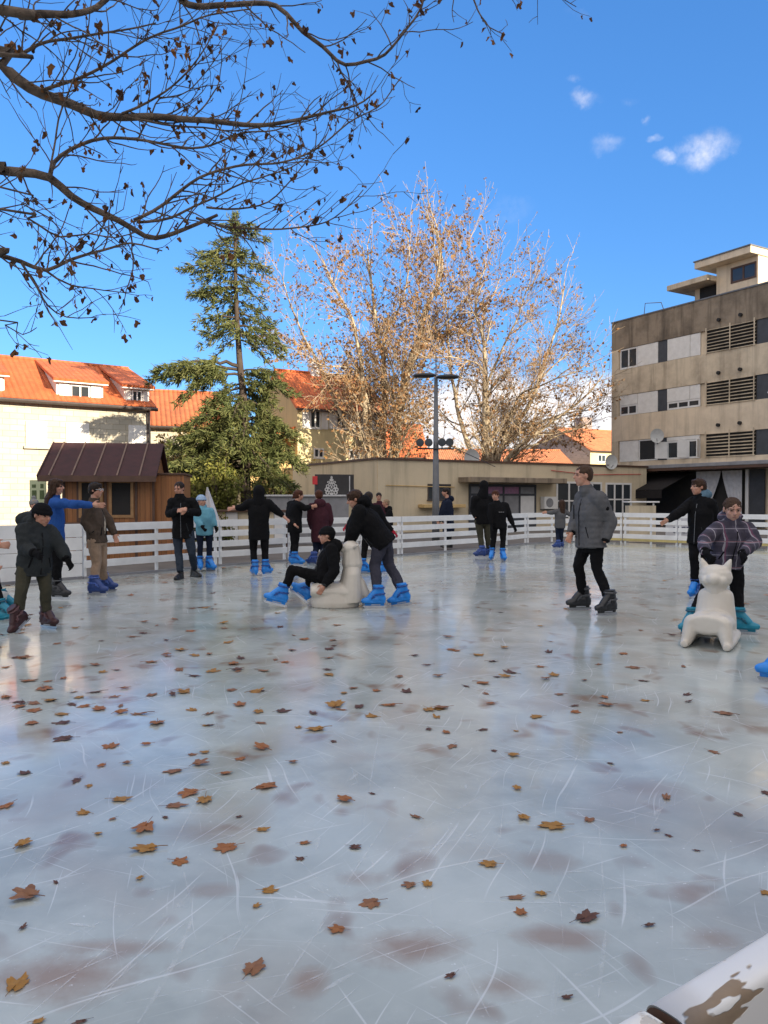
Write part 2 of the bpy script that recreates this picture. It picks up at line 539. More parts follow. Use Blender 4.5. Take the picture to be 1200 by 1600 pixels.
M['hut_trim'] = pm('pale_pine_trim', (.36, .20, .085), (.28, .15, .06), 8, .6)
M['hut_batten'] = pm('weathered_batten', (.17, .105, .075), (.12, .075, .055), 8, .7)
M['brown'] = pm('brown_trim', (.10, .05, .03), (.07, .035, .022), 6, .6)
M['gutter'] = pm('dark_gutter', (.06, .045, .04), (.045, .034, .03), 6, .5)
M['grey_panel'] = pm('grey_panel', (.26, .26, .27), (.20, .20, .21), 3, .6)
M['black_sign'] = pm('black_banner', (.022, .02, .021), (.03, .027, .027), 5, .5)
M['emblem'] = pm('emblem_white', (.55, .54, .52), (.42, .41, .40), 14, .6)
M['red'] = pm('red_paint', (.55, .03, .035), (.45, .025, .03), 5, .5)
M['dish'] = pm('dish_white', (.50, .51, .50), (.42, .43, .42), 6, .45)
M['awning'] = fabric('black_awning', (.022, .02, .021))
M['white_cloth'] = fabric('white_cloth', (.58, .58, .60))
M['blue_letter'] = pm('blue_lettering', (.03, .04, .12), (.025, .03, .1), 8, .6)
M['poster'] = pm('poster_paper', (.55, .60, .38), (.48, .55, .33), 6, .6)
M['poster_green'] = pm('poster_picture', (.10, .15, .05), (.06, .09, .03), 30, .6)
M['pink'] = pm('pink_poster', (.42, .17, .30), (.25, .14, .22), 9, .5)

# ------------------------------------------------------------------ ground and ice
# rink outline: far boards from left to right, then round the near side
RIM = [(-7.4, 9.2), (-6.45, 12.25), (-5.26, 13.45), (-3.42, 16.0), (-2.16, 17.35), (-.55, 18.35), (.45, 19.05), (2.87, 21.6), (4.5, 24.0), (6.3, 25.1),
       (7.6, 24.4), (8.85, 23.1), (10.8, 21.4), (13.0, 19.0)]
NEAR_A, NEAR_B = at(1036, 1593, .6675), at(1200, 1488, .7665)
nd = Vector((NEAR_B.x - NEAR_A.x, NEAR_B.y - NEAR_A.y, 0)).normalized()
def nearp(s): return Vector((NEAR_A.x, NEAR_A.y, 0)) + nd * s
MB().box(-1500, 1500, -1500, 1500, -.6, -.06).build('ground', M['ground'])['kind'] = 'structure'
icepoly = [(x * 1.012, y * 1.012) for x, y in RIM][::-1] + [(-7.6, 3.0)] + [tuple(nearp(s).xy) for s in (-8.8, -4, 0, 4, 9, 14.5)]
icepoly = icepoly[::-1]
ice = MB().prism(icepoly, -.05, 0).build('ice_rink', M['ice'])
# make sure the outline runs counter-clockwise
ar = sum(icepoly[i][0] * icepoly[(i + 1) % len(icepoly)][1] - icepoly[(i + 1) % len(icepoly)][0] * icepoly[i][1] for i in range(len(icepoly)))
if ar < 0:
    ice.data.flip_normals()
ice['kind'] = 'structure'

# blade cuts: long white scratches in the surface of the ice
def m_scratch():
    t = NT('blade_cut')
    t.col((.80, .84, .88)); t.rough(.7)
    v = t.coord()
    n = t.noise(v, 17, 5, .7)
    n2 = t.noise(v, 1.6, 3)
    t.l(t.math('MULTIPLY', t.rng(n.outputs['Fac'], .38, .64), t.rng(n2.outputs['Fac'], .34, .64, .02, .46)), t.b.inputs['Alpha'])
    return t.m
M['scratch'] = m_scratch()
rng = random.Random(11)
def scratch_strip(mb, p, ang, L, curve, w, z):
    n = max(4, int(L / .08))
    vs, fs = [], []
    x, y = p
    for i in range(n + 1):
        f = i / n
        ww = w * (math.sin(math.pi * min(1, max(.02, f))) ** .5) * .5
        nx, ny = -math.sin(ang), math.cos(ang)
        vs += [(x + nx * ww, y + ny * ww, z), (x - nx * ww, y - ny * ww, z)]
        if i: fs.append((2 * i - 2, 2 * i - 1, 2 * i + 1, 2 * i))
        x += math.cos(ang) * L / n; y += math.sin(ang) * L / n
        ang += curve * L / n
    mb.add(vs, fs)
sm = MB()
# the cuts one can make out in the photograph, by their ends on the ice
def traced(px0, py0, px1, py1, w, bend=0.):
    a, b = ground(px0, py0), ground(px1, py1)
    d = b - a
    L = d.length
    k = bend / max(L, .1)
    scratch_strip(sm, (a.x, a.y), math.atan2(d.y, d.x) - bend / 2, L, k, w, .0016 + rng.random() * .001)
for q in [(215, 1600, 300, 1420, .016, .25), (300, 1420, 280, 1350, .008, .1), (100, 1600, 305, 1430, .006), (160, 1560, 350, 1330, .007), (120, 1590, 480, 1400, .006), (230, 1400, 350, 1170, .006),
          (420, 1570, 520, 1420, .008), (420, 1560, 600, 1480, .007), (470, 1480, 700, 1310, .008), (480, 1475, 640, 1230, .006), (20, 1400, 120, 1270, .006), (560, 1330, 600, 1100, .006),
          (695, 1290, 830, 1400, .008, -.8), (830, 1400, 1000, 1430, .006, .3), (700, 1410, 1000, 1412, .006), (880, 1395, 1200, 1368, .010), (935, 1560, 947, 1450, .013), (947, 1440, 935, 1280, .007),
          (600, 1500, 830, 1440, .006), (690, 1440, 910, 1485, .006), (640, 1420, 730, 1480, .008), (860, 1540, 1000, 1480, .006), (600, 1345, 820, 1280, .006), (600, 1330, 760, 1240, .006),
          (745, 1235, 790, 1195, .009), (890, 1210, 935, 1225, .007), (890, 1210, 915, 1150, .006), (935, 1230, 960, 1195, .006), (910, 1190, 912, 1150, .005), (1060, 1330, 1170, 1240, .006),
          (1130, 1330, 1200, 1310, .008), (860, 1600, 870, 1500, .010), (780, 1320, 787, 1255, .005), (930, 1230, 1040, 1200, .006), (1000, 1330, 1120, 1100, .005), (640, 1600, 980, 1530, .006),
          (20, 1560, 210, 1480, .006), (0, 1380, 60, 1300, .005), (480, 1210, 530, 1240, .006), (545, 1190, 565, 1240, .005), (610, 1160, 670, 1130, .006), (300, 1520, 420, 1500, .005),
          (30, 1600, 250, 1410, .005), (560, 1480, 700, 1440, .005), (360, 1590, 520, 1520, .005), (720, 1500, 770, 1600, .006)]:
    traced(*q)
for i in range(120):
    y = 2.0 + (rng.random() ** 1.5) * 12
    x = rng.uniform(-.55, .55) * y
    fam = rng.choice([.45, .6, .85, 1.1, 2.2, 2.6, 0., 1.5])
    scratch_strip(sm, (x, y), fam + rng.gauss(0, .25), rng.uniform(.2, 1.6), rng.gauss(0, .35), rng.uniform(.0025, .0062), .0012 + rng.random() * .0012)
for i in range(70):       # short scuffs where a blade stopped
    y = 2.0 + (rng.random() ** 1.3) * 8
    x = rng.uniform(-.5, .5) * y
    scratch_strip(sm, (x, y), rng.uniform(0, 3.14), rng.uniform(.04, .16), 0, rng.uniform(.008, .02), .0012 + rng.random() * .0012)
sc_o = sm.build('blade_scratches', M['scratch'], ice)
sc_o['kind'] = 'stuff'

# ------------------------------------------------------------------ rink barrier, one panel after another
def barrier(p0, p1, style, label, H=.97):
    d = Vector((p1[0] - p0[0], p1[1] - p0[1], 0)); L = d.length
    r = thing('barrier_panel', label, 'rink barrier', (p0[0], p0[1], 0), math.atan2(d.y, d.x), 'white barrier panels round the rink')
    L -= .03
    for x in ((0.02, L / 2, L - .07) if L > 1.7 else (.02, L - .07)):
        box('post', M['rail'], r, x, x + .05, .031, .081, -.05, H - .02, c=.004)
    if style == 'solid':
        zs = [(.05, .27), (.28, .5), (.51, .73), (.74, H)]
    else:
        zs = [(.19, .32), (.405, .535), (.62, .75), (.83, H)]
        if style == 'strip': zs[0] = (.16, .30)
    for a, b in zs:
        j = rng.uniform(-.004, .004)
        box('slat', M['rail'], r, 0, L, j, .029 + j, a, b, c=.004)
    if style == 'strip':
        box('kick_strip', M['yellow_strip'], r, 0, L, -.015, .028, .085, .155, c=.004)
    else:
        box('skirting', M['grey_panel'], r, 0, L, .012, .05, -.04, .04)
    return r
PL = ['white solid barrier panel at the far left, beside the child in the dark puffer jacket', 'white solid barrier panel behind the woman in the blue sweater',
      'white slatted barrier panel in front of the wooden hut', 'white slatted barrier panel behind the light blue jacket child',
      'white slatted barrier panel between the outstretched arms of two black-clad skaters', 'white slatted barrier panel behind the maroon coat and the pusher',
      'white slatted barrier panel below the grey street lamp', 'white slatted barrier panel behind the hooded skater in olive trousers',
      'white slatted barrier panel at the back of the rink under the shop window', 'white slatted barrier panel behind the grey jacket teenager',
      'white barrier panel with yellow kick strip left of the cream cabinet', 'white barrier panel with yellow kick strip behind the blue hood boy',
      'white barrier panel with yellow kick strip at the right, behind the plaid jacket boy']
for i in range(len(RIM) - 1):
    st = 'solid' if i < 2 else ('strip' if i >= 9 else 'slat')
    barrier(RIM[i], RIM[i + 1], st, PL[i])
# near barrier under the photographer: two boxed panels with a rounded, flaking top
def near_panel(s0, s1, label):
    p = nearp(s0)
    r = thing('near_barrier', label, 'rink barrier', p, math.atan2(nd.y, nd.x), 'flaking barrier panels beside the camera')
    L = s1 - s0
    H = NEAR_A.z + .004
    prof = []
    for k in range(15):
        a = math.pi * k / 14
        c_, s_ = math.cos(a), math.sin(a)
        prof.append((.022 * math.copysign(abs(c_) ** .55, c_), H - .016 + .016 * s_ ** .7))
    mb = MB()
    nx = 40
    vs, fs = [], []
    pr = [(.022, H - .32)] + prof + [(-.022, H - .32)]
    for i in range(nx + 1):
        for (y, z) in pr: vs.append((L * i / nx, y, z))
    k = len(pr)
    for i in range(nx):
        for j in range(k - 1): fs.append((i * k + j, i * k + j + 1, (i + 1) * k + j + 1, (i + 1) * k + j))
        fs.append((i * k + k - 1, i * k, (i + 1) * k, (i + 1) * k + k - 1))
    fs += [tuple(range(k)), tuple(nx * k + j for j in range(k - 1, -1, -1))]
    mb.add(vs, fs).build('top_rail', M['chipped'], r, smooth=True)
    for xe, o_ in ((-.0015, 1), (L + .0015, -1)):
        pv = [(xe, y * .93, z - .001) for y, z in pr]
        MB().add(pv, [tuple(range(len(pv)))[::o_]]).build('end_grain', M['brown'], r)
    box('board', M['chipped'], r, .004, L - .004, -.014, .012, .45, H - .325)
    box('board', M['chipped'], r, .004, L - .004, -.014, .012, .06, .44)
    box('ledge', M['white'], r, .002, L - .002, -.085, -.0285, H - .20, H - .165, c=.006)
    for x in (.05, L - .1): box('post', M['white'], r, x, x + .05, -.08, -.016, -.05, H - .21)
    return r
near_panel(.006, 2.4, 'white barrier top with brown flaking paint, in the lower right corner')
near_panel(-2.2, -.008, 'clean white barrier end beside the flaking panel, at the bottom edge')

# ------------------------------------------------------------------ buildings
def fhit(root_loc, rz, px, py, yo=0.0):
    """where the sight line through a photo pixel meets the plane y=yo of a frame; returns local x, z"""
    ex, ey = Vector((math.cos(rz), math.sin(rz), 0)), Vector((-math.sin(rz), math.cos(rz), 0))
    o = Vector((0, 0, CAMH)); d = ray(px, py); rl = Vector(root_loc)
    t = (yo - (o - rl).dot(ey)) / d.dot(ey)
    p = o + d * t - rl
    return p.dot(ex), p.z
def window(parent, x0, x1, z0, z1, y, panes=2, fr=.06, mat=None, glass=None, depth=.07, sill=True, bars=0):
    """frame (> pane, sill) standing proud of a wall whose face is y"""
    mat = mat or M['white']
    f = MB()
    f.box(x0, x1, y - .03, y + depth, z0, z0 + fr); f.box(x0, x1, y - .03, y + depth, z1 - fr, z1)
    w = (x1 - x0 - fr) / panes
    for k in range(panes + 1):
        f.box(x0 + k * w, x0 + k * w + fr, y - .028, y + depth, z0 + fr, z1 - fr)
    for b in range(bars):
        zz = z0 + (z1 - z0) * (b + 1) / (bars + 1)
        for k in range(panes): f.box(x0 + k * w + fr, x0 + (k + 1) * w, y - .024, y + depth, zz - fr * .35, zz + fr * .35)
    fo = f.build('window', mat, parent)
    box('pane', glass or M['glass'], fo, x0 + .02, x1 - .02, y - .006, y + .004, z0 + .02, z1 - .02)
    if sill: box('sill', mat, fo, x0 - .04, x1 + .04, y - .09, y - .002, z0 - .05, z0 - .002)
    return fo

# --- limestone house on the left
def stone_house():
    rz = math.atan2(.57, .82)
    loc = Vector((-9.6, 31.6, 0))
    H = lambda px, py, yo=0.: fhit(loc, rz, px, py, yo)
    r = thing('stone_house', 'sunlit pale limestone house with bright orange roof and white dormers, at the left', 'house', loc, rz)
    ez = H(230, 634)[1]
    yr = 3.6
    rzz = H(205, 577, yr)[1]
    X0 = -17
    w = MB()
    # gable walls and long walls as one shell
    w.add([(X0, 0, -.06), (0, 0, -.06), (0, 2 * yr, -.06), (X0, 2 * yr, -.06), (X0, 0, ez), (0, 0, ez), (0, 2 * yr, ez), (X0, 2 * yr, ez), (X0, yr, rzz - .12), (0, yr, rzz - .12)],
          [(0, 1, 5, 4), (1, 2, 6, 9, 5), (2, 3, 7, 6), (3, 0, 4, 8, 7)])
    w.build('wall', M['stone'], r)
    rf = MB()
    rf.slab([(X0, -.28, ez - .05), (.18, -.28, ez - .05), (.18, yr, rzz), (X0, yr, rzz)], .14)
    rf.slab([(.18, 2 * yr + .28, ez - .05), (X0, 2 * yr + .28, ez - .05), (X0, yr, rzz), (.18, yr, rzz)], .14)
    roof = rf.build('roof', M['tile'], r)
    MB().tube([(X0, yr, rzz + .01), (.18, yr, rzz + .01)], .09, 8).build('ridge_tiles', M['tile_old'], roof)
    MB().tube([(X0, -.34, ez - .17), (.2, -.34, ez - .17)], .075, 8).build('gutter', M['gutter'], r)
    MB().tube([(-.12, -.1, ez - .2), (-.12, -.1, .1)], .05, 8).build('downpipe', M['gutter'], r)
    for (xa, xb, pr) in ((88, 161, 1), (194, 233, 1), (-62, 7, 1)):
        yo = .25
        x0, zb = H(xa, 626 if xa > 0 else 612, yo); x1, _ = H(xb, 628, yo)
        zt = H(xa + 5, 594 if xa < 150 else 604, yo)[1] if xa > 0 else H(0, 585, yo)[1]
        zb = ez + .06
        sl = (rzz - ez) / yr
        yb = yr - .25
        d = MB()
        d.add([(x0, yo, zb), (x1, yo, zb), (x1, yo, zt), (x0, yo, zt), (x0, yb, zt + .9), (x1, yb, zt + .9), (x0, yb, zb), (x1, yb, zb)],
              [(0, 1, 2, 3), (3, 2, 5, 4), (0, 3, 4, 6), (1, 7, 5, 2), (6, 4, 5, 7), (0, 6, 7, 1)])
        dm = d.build('dormer', M['white'], r)
        MB().slab([(x0 - .16, yo - .32, zt + .04), (x1 + .16, yo - .32, zt + .04), (x1 + .16, yr - .02, rzz + .03), (x0 - .16, yr - .02, rzz + .03)], .1).build('dormer_roof', M['tile'], dm)
        box('fascia', M['white'], dm, x0 - .14, x1 + .14, yo - .27, yo - .01, zt - .10, zt - .02)
        c = (x0 + x1) / 2
        ww = (x1 - x0) * .21
        window(dm, c - ww, c + ww, zb + .07, zt - .13, yo - .03, 2, .06)
        sw = (x1 - x0) * .22
        for a, b in ((c - ww - sw - .03, c - ww - .03), (c + ww + .03, c + ww + sw + .03)):
            box('shutter', M['shutter'], dm, a, b, yo - .07, yo - .005, zb + .07, zt - .12, c=.01)
    # closed white shutters on the front wall
    for (a, b, t_, u) in ((40, 73, 657, 698), (103, 139, 660, 704), (200, 228, 664, 706)):
        x0, z1 = H(a, t_); x1, z0 = H(b, u)
        wdw = box('closed_shutter', M['white'], r, x0, x1, -.07, .0, z0, z1, c=.015)
        box('sill', M['stone'], wdw, x0 - .08, x1 + .08, -.13, -.002, z0 - .1, z0 - .003)
    x0, z0 = H(0, 800); x1, z1 = H(12, 808)
    return r
stone_house()

def gable_house(name, label, cat, loc, rz, L, yr, ez, rzz, wall, tile, over=.2, gable_wall=None, group=None):
    r = thing(name, label, cat, loc, rz, group)
    w = MB()
    w.add([(0, 0, -.06), (L, 0, -.06), (L, 2 * yr, -.06), (0, 2 * yr, -.06), (0, 0, ez), (L, 0, ez), (L, 2 * yr, ez), (0, 2 * yr, ez)],
          [(0, 1, 5, 4), (2, 3, 7, 6)])
    w.build('wall', wall, r)
    g = MB()
    g.add([(0, 0, -.06), (0, 0, ez), (0, yr, rzz - .12), (0, 2 * yr, ez), (0, 2 * yr, -.06)], [(4, 3, 2, 1, 0)])
    g.build('gable_wall', gable_wall or wall, r); g = MB()
    g.add([(L, 0, -.06), (L, 0, ez), (L, yr, rzz - .12), (L, 2 * yr, ez), (L, 2 * yr, -.06)], [(0, 1, 2, 3, 4)])
    g.build('gable_wall', gable_wall or wall, r)
    sl = (rzz - ez) / yr
    rf = MB()
    rf.slab([(-over, -.3, ez - .3 * sl + .02), (L + over, -.3, ez - .3 * sl + .02), (L + over, yr, rzz), (-over, yr, rzz)], .13)
    rf.slab([(L + over, 2 * yr + .3, ez - .3 * sl + .02), (-over, 2 * yr + .3, ez - .3 * sl + .02), (-over, yr, rzz), (L + over, yr, rzz)], .13)
    ro = rf.build('roof', tile, r)
    MB().tube([(-over, yr, rzz + .01), (L + over, yr, rzz + .01)], .09, 8).build('ridge_tiles', tile, ro)
    MB().tube([(-over, -.36, ez - .3 * sl - .1), (L + over, -.36, ez - .3 * sl - .1)], .07, 6).build('gutter', M['gutter'], r)
    return r, ro
# --- lower orange roof beside it, behind the cedar
loc = at(236, 780, 35.0); loc.z = 0
rz = R(18)
e0 = fhit(loc, rz, 280, 660)[1]
rA, roA = gable_house('low_house', 'low house with weathered orange roof behind the cedar, joined to the limestone house', 'house', loc, rz, 3.3, 3.2, e0, fhit(loc, rz, 290, 613, 3.2)[1], M['stone'], M['tile_old'])
window(rA, 1.2, 2.1, 1.9, 3.2, 0, 2)
# --- yellow house
loc = at(465, 780, 47.0); loc.z = 0
rz = R(30)
H = lambda px, py, yo=0.: fhit(loc, rz, px, py, yo)
yr = 3.3
rY, roY = gable_house('yellow_house', 'yellow house with orange roof and three white-shuttered windows behind the plane tree', 'house', loc, rz, H(603, 640)[0], yr, H(500, 634)[1], H(500, 584, yr)[1],
                      M['yellow'], M['tile'], gable_wall=M['ochre'])
for (a, b, c, d) in ((484, 501, 640, 670), (525, 541, 644, 671), (564, 580, 646, 672)):
    x0, z1 = H(a, c); x1, z0 = H(b, d)
    fo = window(rY, x0, x1, z0, z1, 0, 2, .09)
    for q in (x0 - .5, x1 + .04): box('shutter', M['white'], rY, q, q + .46, -.06, -.004, z0 - .02, z1 + .02, c=.01)
for (a, b, c, d) in ((490, 506, 700, 716), (545, 562, 702, 718)):
    x0, z1 = H(a, c); x1, z0 = H(b, d)
    window(rY, x0, x1, z0, z1, 0, 2, .09)
x, z = H(490, 584, yr)
box('chimney', M['white'], roY, x - .3, x + .3, yr - .3, yr + .3, z - .5, z + .9, c=.02)
# its lean-to on the left
lt = MB()
sx, sz = H(465, 668)
lt.slab([(-3.4, .3, sz - 1.2), (-.01, .3, sz + .1), (-.01, 5.8, sz + .1), (-3.4, 5.8, sz - 1.2)][::1], .14)
lt.slab([(-3.4, .3, sz - 1.2), (-3.4, 5.8, sz - 1.2), (-.01, 5.8, sz + .1), (-.01, .3, sz + .1)][::-1], -.02) if False else None
ann = lt.build('annex_roof', M['tile'], rY)
box('annex_wall', M['ochre'], rY, -3.2, -.012, .45, 5.6, -.06, sz - 1.32)
# --- roofs beyond the flat building
loc = at(590, 780, 80.0); loc.z = 0; rz = R(8)
H = lambda px, py, yo=0.: fhit(loc, rz, px, py, yo)
gable_house('cottage', 'white cottage with steep orange roof seen between the plane trunk and the lamp', 'house', loc, rz, H(668, 712)[0], 4.5, H(640, 711)[1], H(640, 664, 4.5)[1], M['white'], M['tile'])
loc = at(672, 780, 78.0); loc.z = 0; rz = R(4)
H = lambda px, py, yo=0.: fhit(loc, rz, px, py, yo)
gable_house('long_house', 'long low house with orange roof just above the flat building', 'house', loc, rz, H(893, 722)[0], 4.5, H(780, 724)[1], H(780, 703, 4.5)[1], M['cream'], M['tile_pale'])
loc = at(922, 780, 84.0); loc.z = 0; rz = R(30)
H = lambda px, py, yo=0.: fhit(loc, rz, px, py, yo)
yr = 5.4
rF, roF = gable_house('gable_house', 'house with grey stone gable and pale orange roof beside the apartment block', 'house', loc, rz, 12, yr, H(940, 702)[1], H(930, 672, yr)[1], M['yellow'], M['tile_pale'], gable_wall=M['grey_stone'])
x0, z1 = H(934, 710); x1, z0 = H(946, 722)
window(rF, x0, x1, z0, z1, 0, 2, .08)
box('chimney', M['grey_stone'], roF, 4.6, 6.2, yr + .5, yr + 1.9, H(930, 672, yr)[1] - .6, H(930, 652, yr)[1], c=.02)

# --- flat-roofed building behind the rink
K = at(590, 780, 33.0); K.z = 0
A_ = at(443, 780, 45.0); B_ = at(1010, 780, 41.5)
TOPZ = at(590, 718, 33.0).z
r = thing('flat_building', 'long low cream building with flat roof and shop windows behind the rink', 'building', K, math.atan2(B_.y - K.y, B_.x - K.x))
rzK = r.rotation_euler.z
mi = Matrix.Rotation(-rzK, 3, 'Z')
La = mi @ (A_ - K); Lb = mi @ (B_ - K)
La.z = Lb.z = 0
# right wing wall (face y=0) and left wing wall as separate parts, roof slab with brown edge
th = .3
dn = Vector((La.y, -La.x, 0)).normalized()          # outward side of the left wing is -dn
box('wall', M['cream'], r, 0, Lb.x, 0, 9, -.06, TOPZ - .0)
ux = La.normalized()
left = MB()
p0, p1 = Vector((-.002, .012, 0)), La
back = Vector((4.0, 4.0, 0))
left.prism([(p0.x, p0.y), (p0.x + 6, p0.y + .02), (p1.x + 7, p1.y), (p1.x, p1.y)], -.06, TOPZ - .004)
left.build('side_wall', M['ochre'], r)
pe = MB()
pe.box(-.06, Lb.x + .06, -.08, 9.05, TOPZ + .002, TOPZ + .09)
pe.build('roof_edge', M['brown'], r)
pl = MB()
q0 = p0 - ux * .1
nrm = Vector((-ux.y, ux.x, 0))
if nrm.x > 0: nrm = -nrm
pl.prism([tuple((q0 + nrm * .08).xy), (q0.x + 6, q0.y + .06), (p1.x + 7, p1.y + .1), tuple((p1 + nrm * .08).xy)], TOPZ + .004, TOPZ + .094)
pl.build('roof_edge', M['brown'], r)
H = lambda px, py, yo=0.: fhit(K, rzK, px, py, yo)
x0, z0 = H(716, 752); x1, z1 = H(864, 745)
box('canopy', M['concrete_dark'], r, x0, x1, -1.0, -.004, H(790, 755)[1], H(790, 747)[1], c=.03)
# shop front
x0, z1 = H(732, 756); x1, z0 = H(836, 815)
f = MB()
f.box(x0, x1, -.09, -.003, z1 - .12, z1); f.box(x0, x1, -.09, -.003, -.05, .5)
n = 4
for k in range(n + 1):
    xx = x0 + (x1 - x0 - .09) * k / n
    f.box(xx, xx + .09, -.088, -.003, .5, z1 - .12)
zz = H(800, 773)[1]
for k in range(n):
    xa = x0 + (x1 - x0 - .09) * k / n + .09; xb = x0 + (x1 - x0 - .09) * (k + 1) / n
    f.box(xa, xb, -.085, -.003, zz - .05, zz + .05)
sf = f.build('shop_front', M['slate'], r)
for k in range(n):
    xa = x0 + (x1 - x0 - .09) * k / n + .09; xb = x0 + (x1 - x0 - .09) * (k + 1) / n
    up = [M['grey_panel'], M['pink'], M['pink'], M['grey_panel']][k]
    box('pane', up, sf, xa, xb, -.05, -.004, zz + .05, z1 - .12)
    box('pane', [M['grey_panel'], M['grey_panel'], M['grey_panel'], M['white']][k], sf, xa, xb, -.05, -.004, .5, zz - .05)
# windows with bars
for (a, b, c, d, pn, br) in ((869, 926, 752, 812, 3, 1), (946, 986, 754, 806, 3, 1), (903, 940, 753, 808, 2, 1)):
    x0, z1 = H(a, c); x1, z0 = H(b, d)
    window(r, x0, x1, max(z0, .3), z1, -.002, pn, .1, sill=False, bars=br)
x0, z1 = H(668, 756); x1, z0 = H(704, 781)
window(r, x0, x1, z0, z1, -.002, 2, .06, mat=M['gutter'])
box('ledge', M['ochre'], r, x0 - .5, x1 + .5, -.5, -.004, z0 - .35, z0 - .2, c=.02)
x0, z1 = H(673, 794); x1, z0 = H(686, 815)
MB().tube([(0.4, -.05, 2.0), (Lb.x * .24, -.05, 1.95)], .02, 5).build('conduit', M['ochre'], r)
MB().tube([(H(860, 735)[0], -.06, H(860, 735)[1]), (H(920, 742)[0], -.06, H(920, 742)[1]), (H(1000, 741)[0], -.06, H(1000, 741)[1])], .018, 5).build('cable', M['red'], r)
def dish(px, py, Y, rad, az, label, arm_to):
    c = at(px, py, Y)
    r = thing('satellite_dish', label, 'satellite dish', c, az, 'satellite dishes')
    mb = MB()
    n, m = 20, 6
    vs = [(0, 0, 0)]; fs = []
    for i in range(1, m + 1):
        q = i / m
        for j in range(n):
            a = 2 * math.pi * j / n
            vs.append((rad * q * math.cos(a), -.16 * rad * q * q * 1.6, rad * q * math.sin(a) * 1.08))
    for j in range(n): fs.append((0, 1 + j, 1 + (j + 1) % n))
    for i in range(m - 1):
        for j in range(n):
            fs.append((1 + i * n + j, 1 + (i + 1) * n + j, 1 + (i + 1) * n + (j + 1) % n, 1 + i * n + (j + 1) % n))
    mb.add(vs, fs)
    b = len(vs)
    mb.add([(x, y + .012, z) for x, y, z in vs], [tuple(reversed(f)) for f in fs])
    mb.build('reflector', M['dish'], r, smooth=True)
    MB().tube([(0, 0, -rad * .9), (0, -rad * .75, -rad * .45)], .015, 6).build('feed_arm', M['metal_dark'], r)
    box('receiver', M['metal_pale'], r, -.035, .035, -rad * .85, -rad * .7, -rad * .47, -rad * .36, c=.01)
    MB().tube([(0, .02, 0), (0, .15, -.02), (0, .15, arm_to)], .025, 6).build('mount', M['metal_dark'], r)
    return r
dish(736, 716, 36.0, .40, R(20), 'pale satellite dish on the flat roof edge right of the lamp post', -.5)
dish(954, 722, 40.0, .36, R(15), 'pale satellite dish at the corner below the apartment block', -.5)
# air conditioner
x0, z1 = H(843, 776); x1, z0 = H(862, 795)
c = K + Matrix.Rotation(rzK, 3, 'Z') @ Vector((x0, -.36, z0))
ac = thing('air_conditioner', 'white air conditioner unit on the cream wall by the shop window', 'air conditioner', c, rzK)
wd, ht = x1 - x0, z1 - z0
box('casing', M['white'], ac, 0, wd, 0, .3, 0, ht, c=.02)
MB().tube([(wd * .42, -.012, ht * .5), (wd * .42, .001, ht * .5)], ht * .38, 20).build('fan_grille', M['grey_panel'], ac)
box('bracket', M['metal_dark'], ac, .05, wd - .05, .1, .355, -.05, -.004)

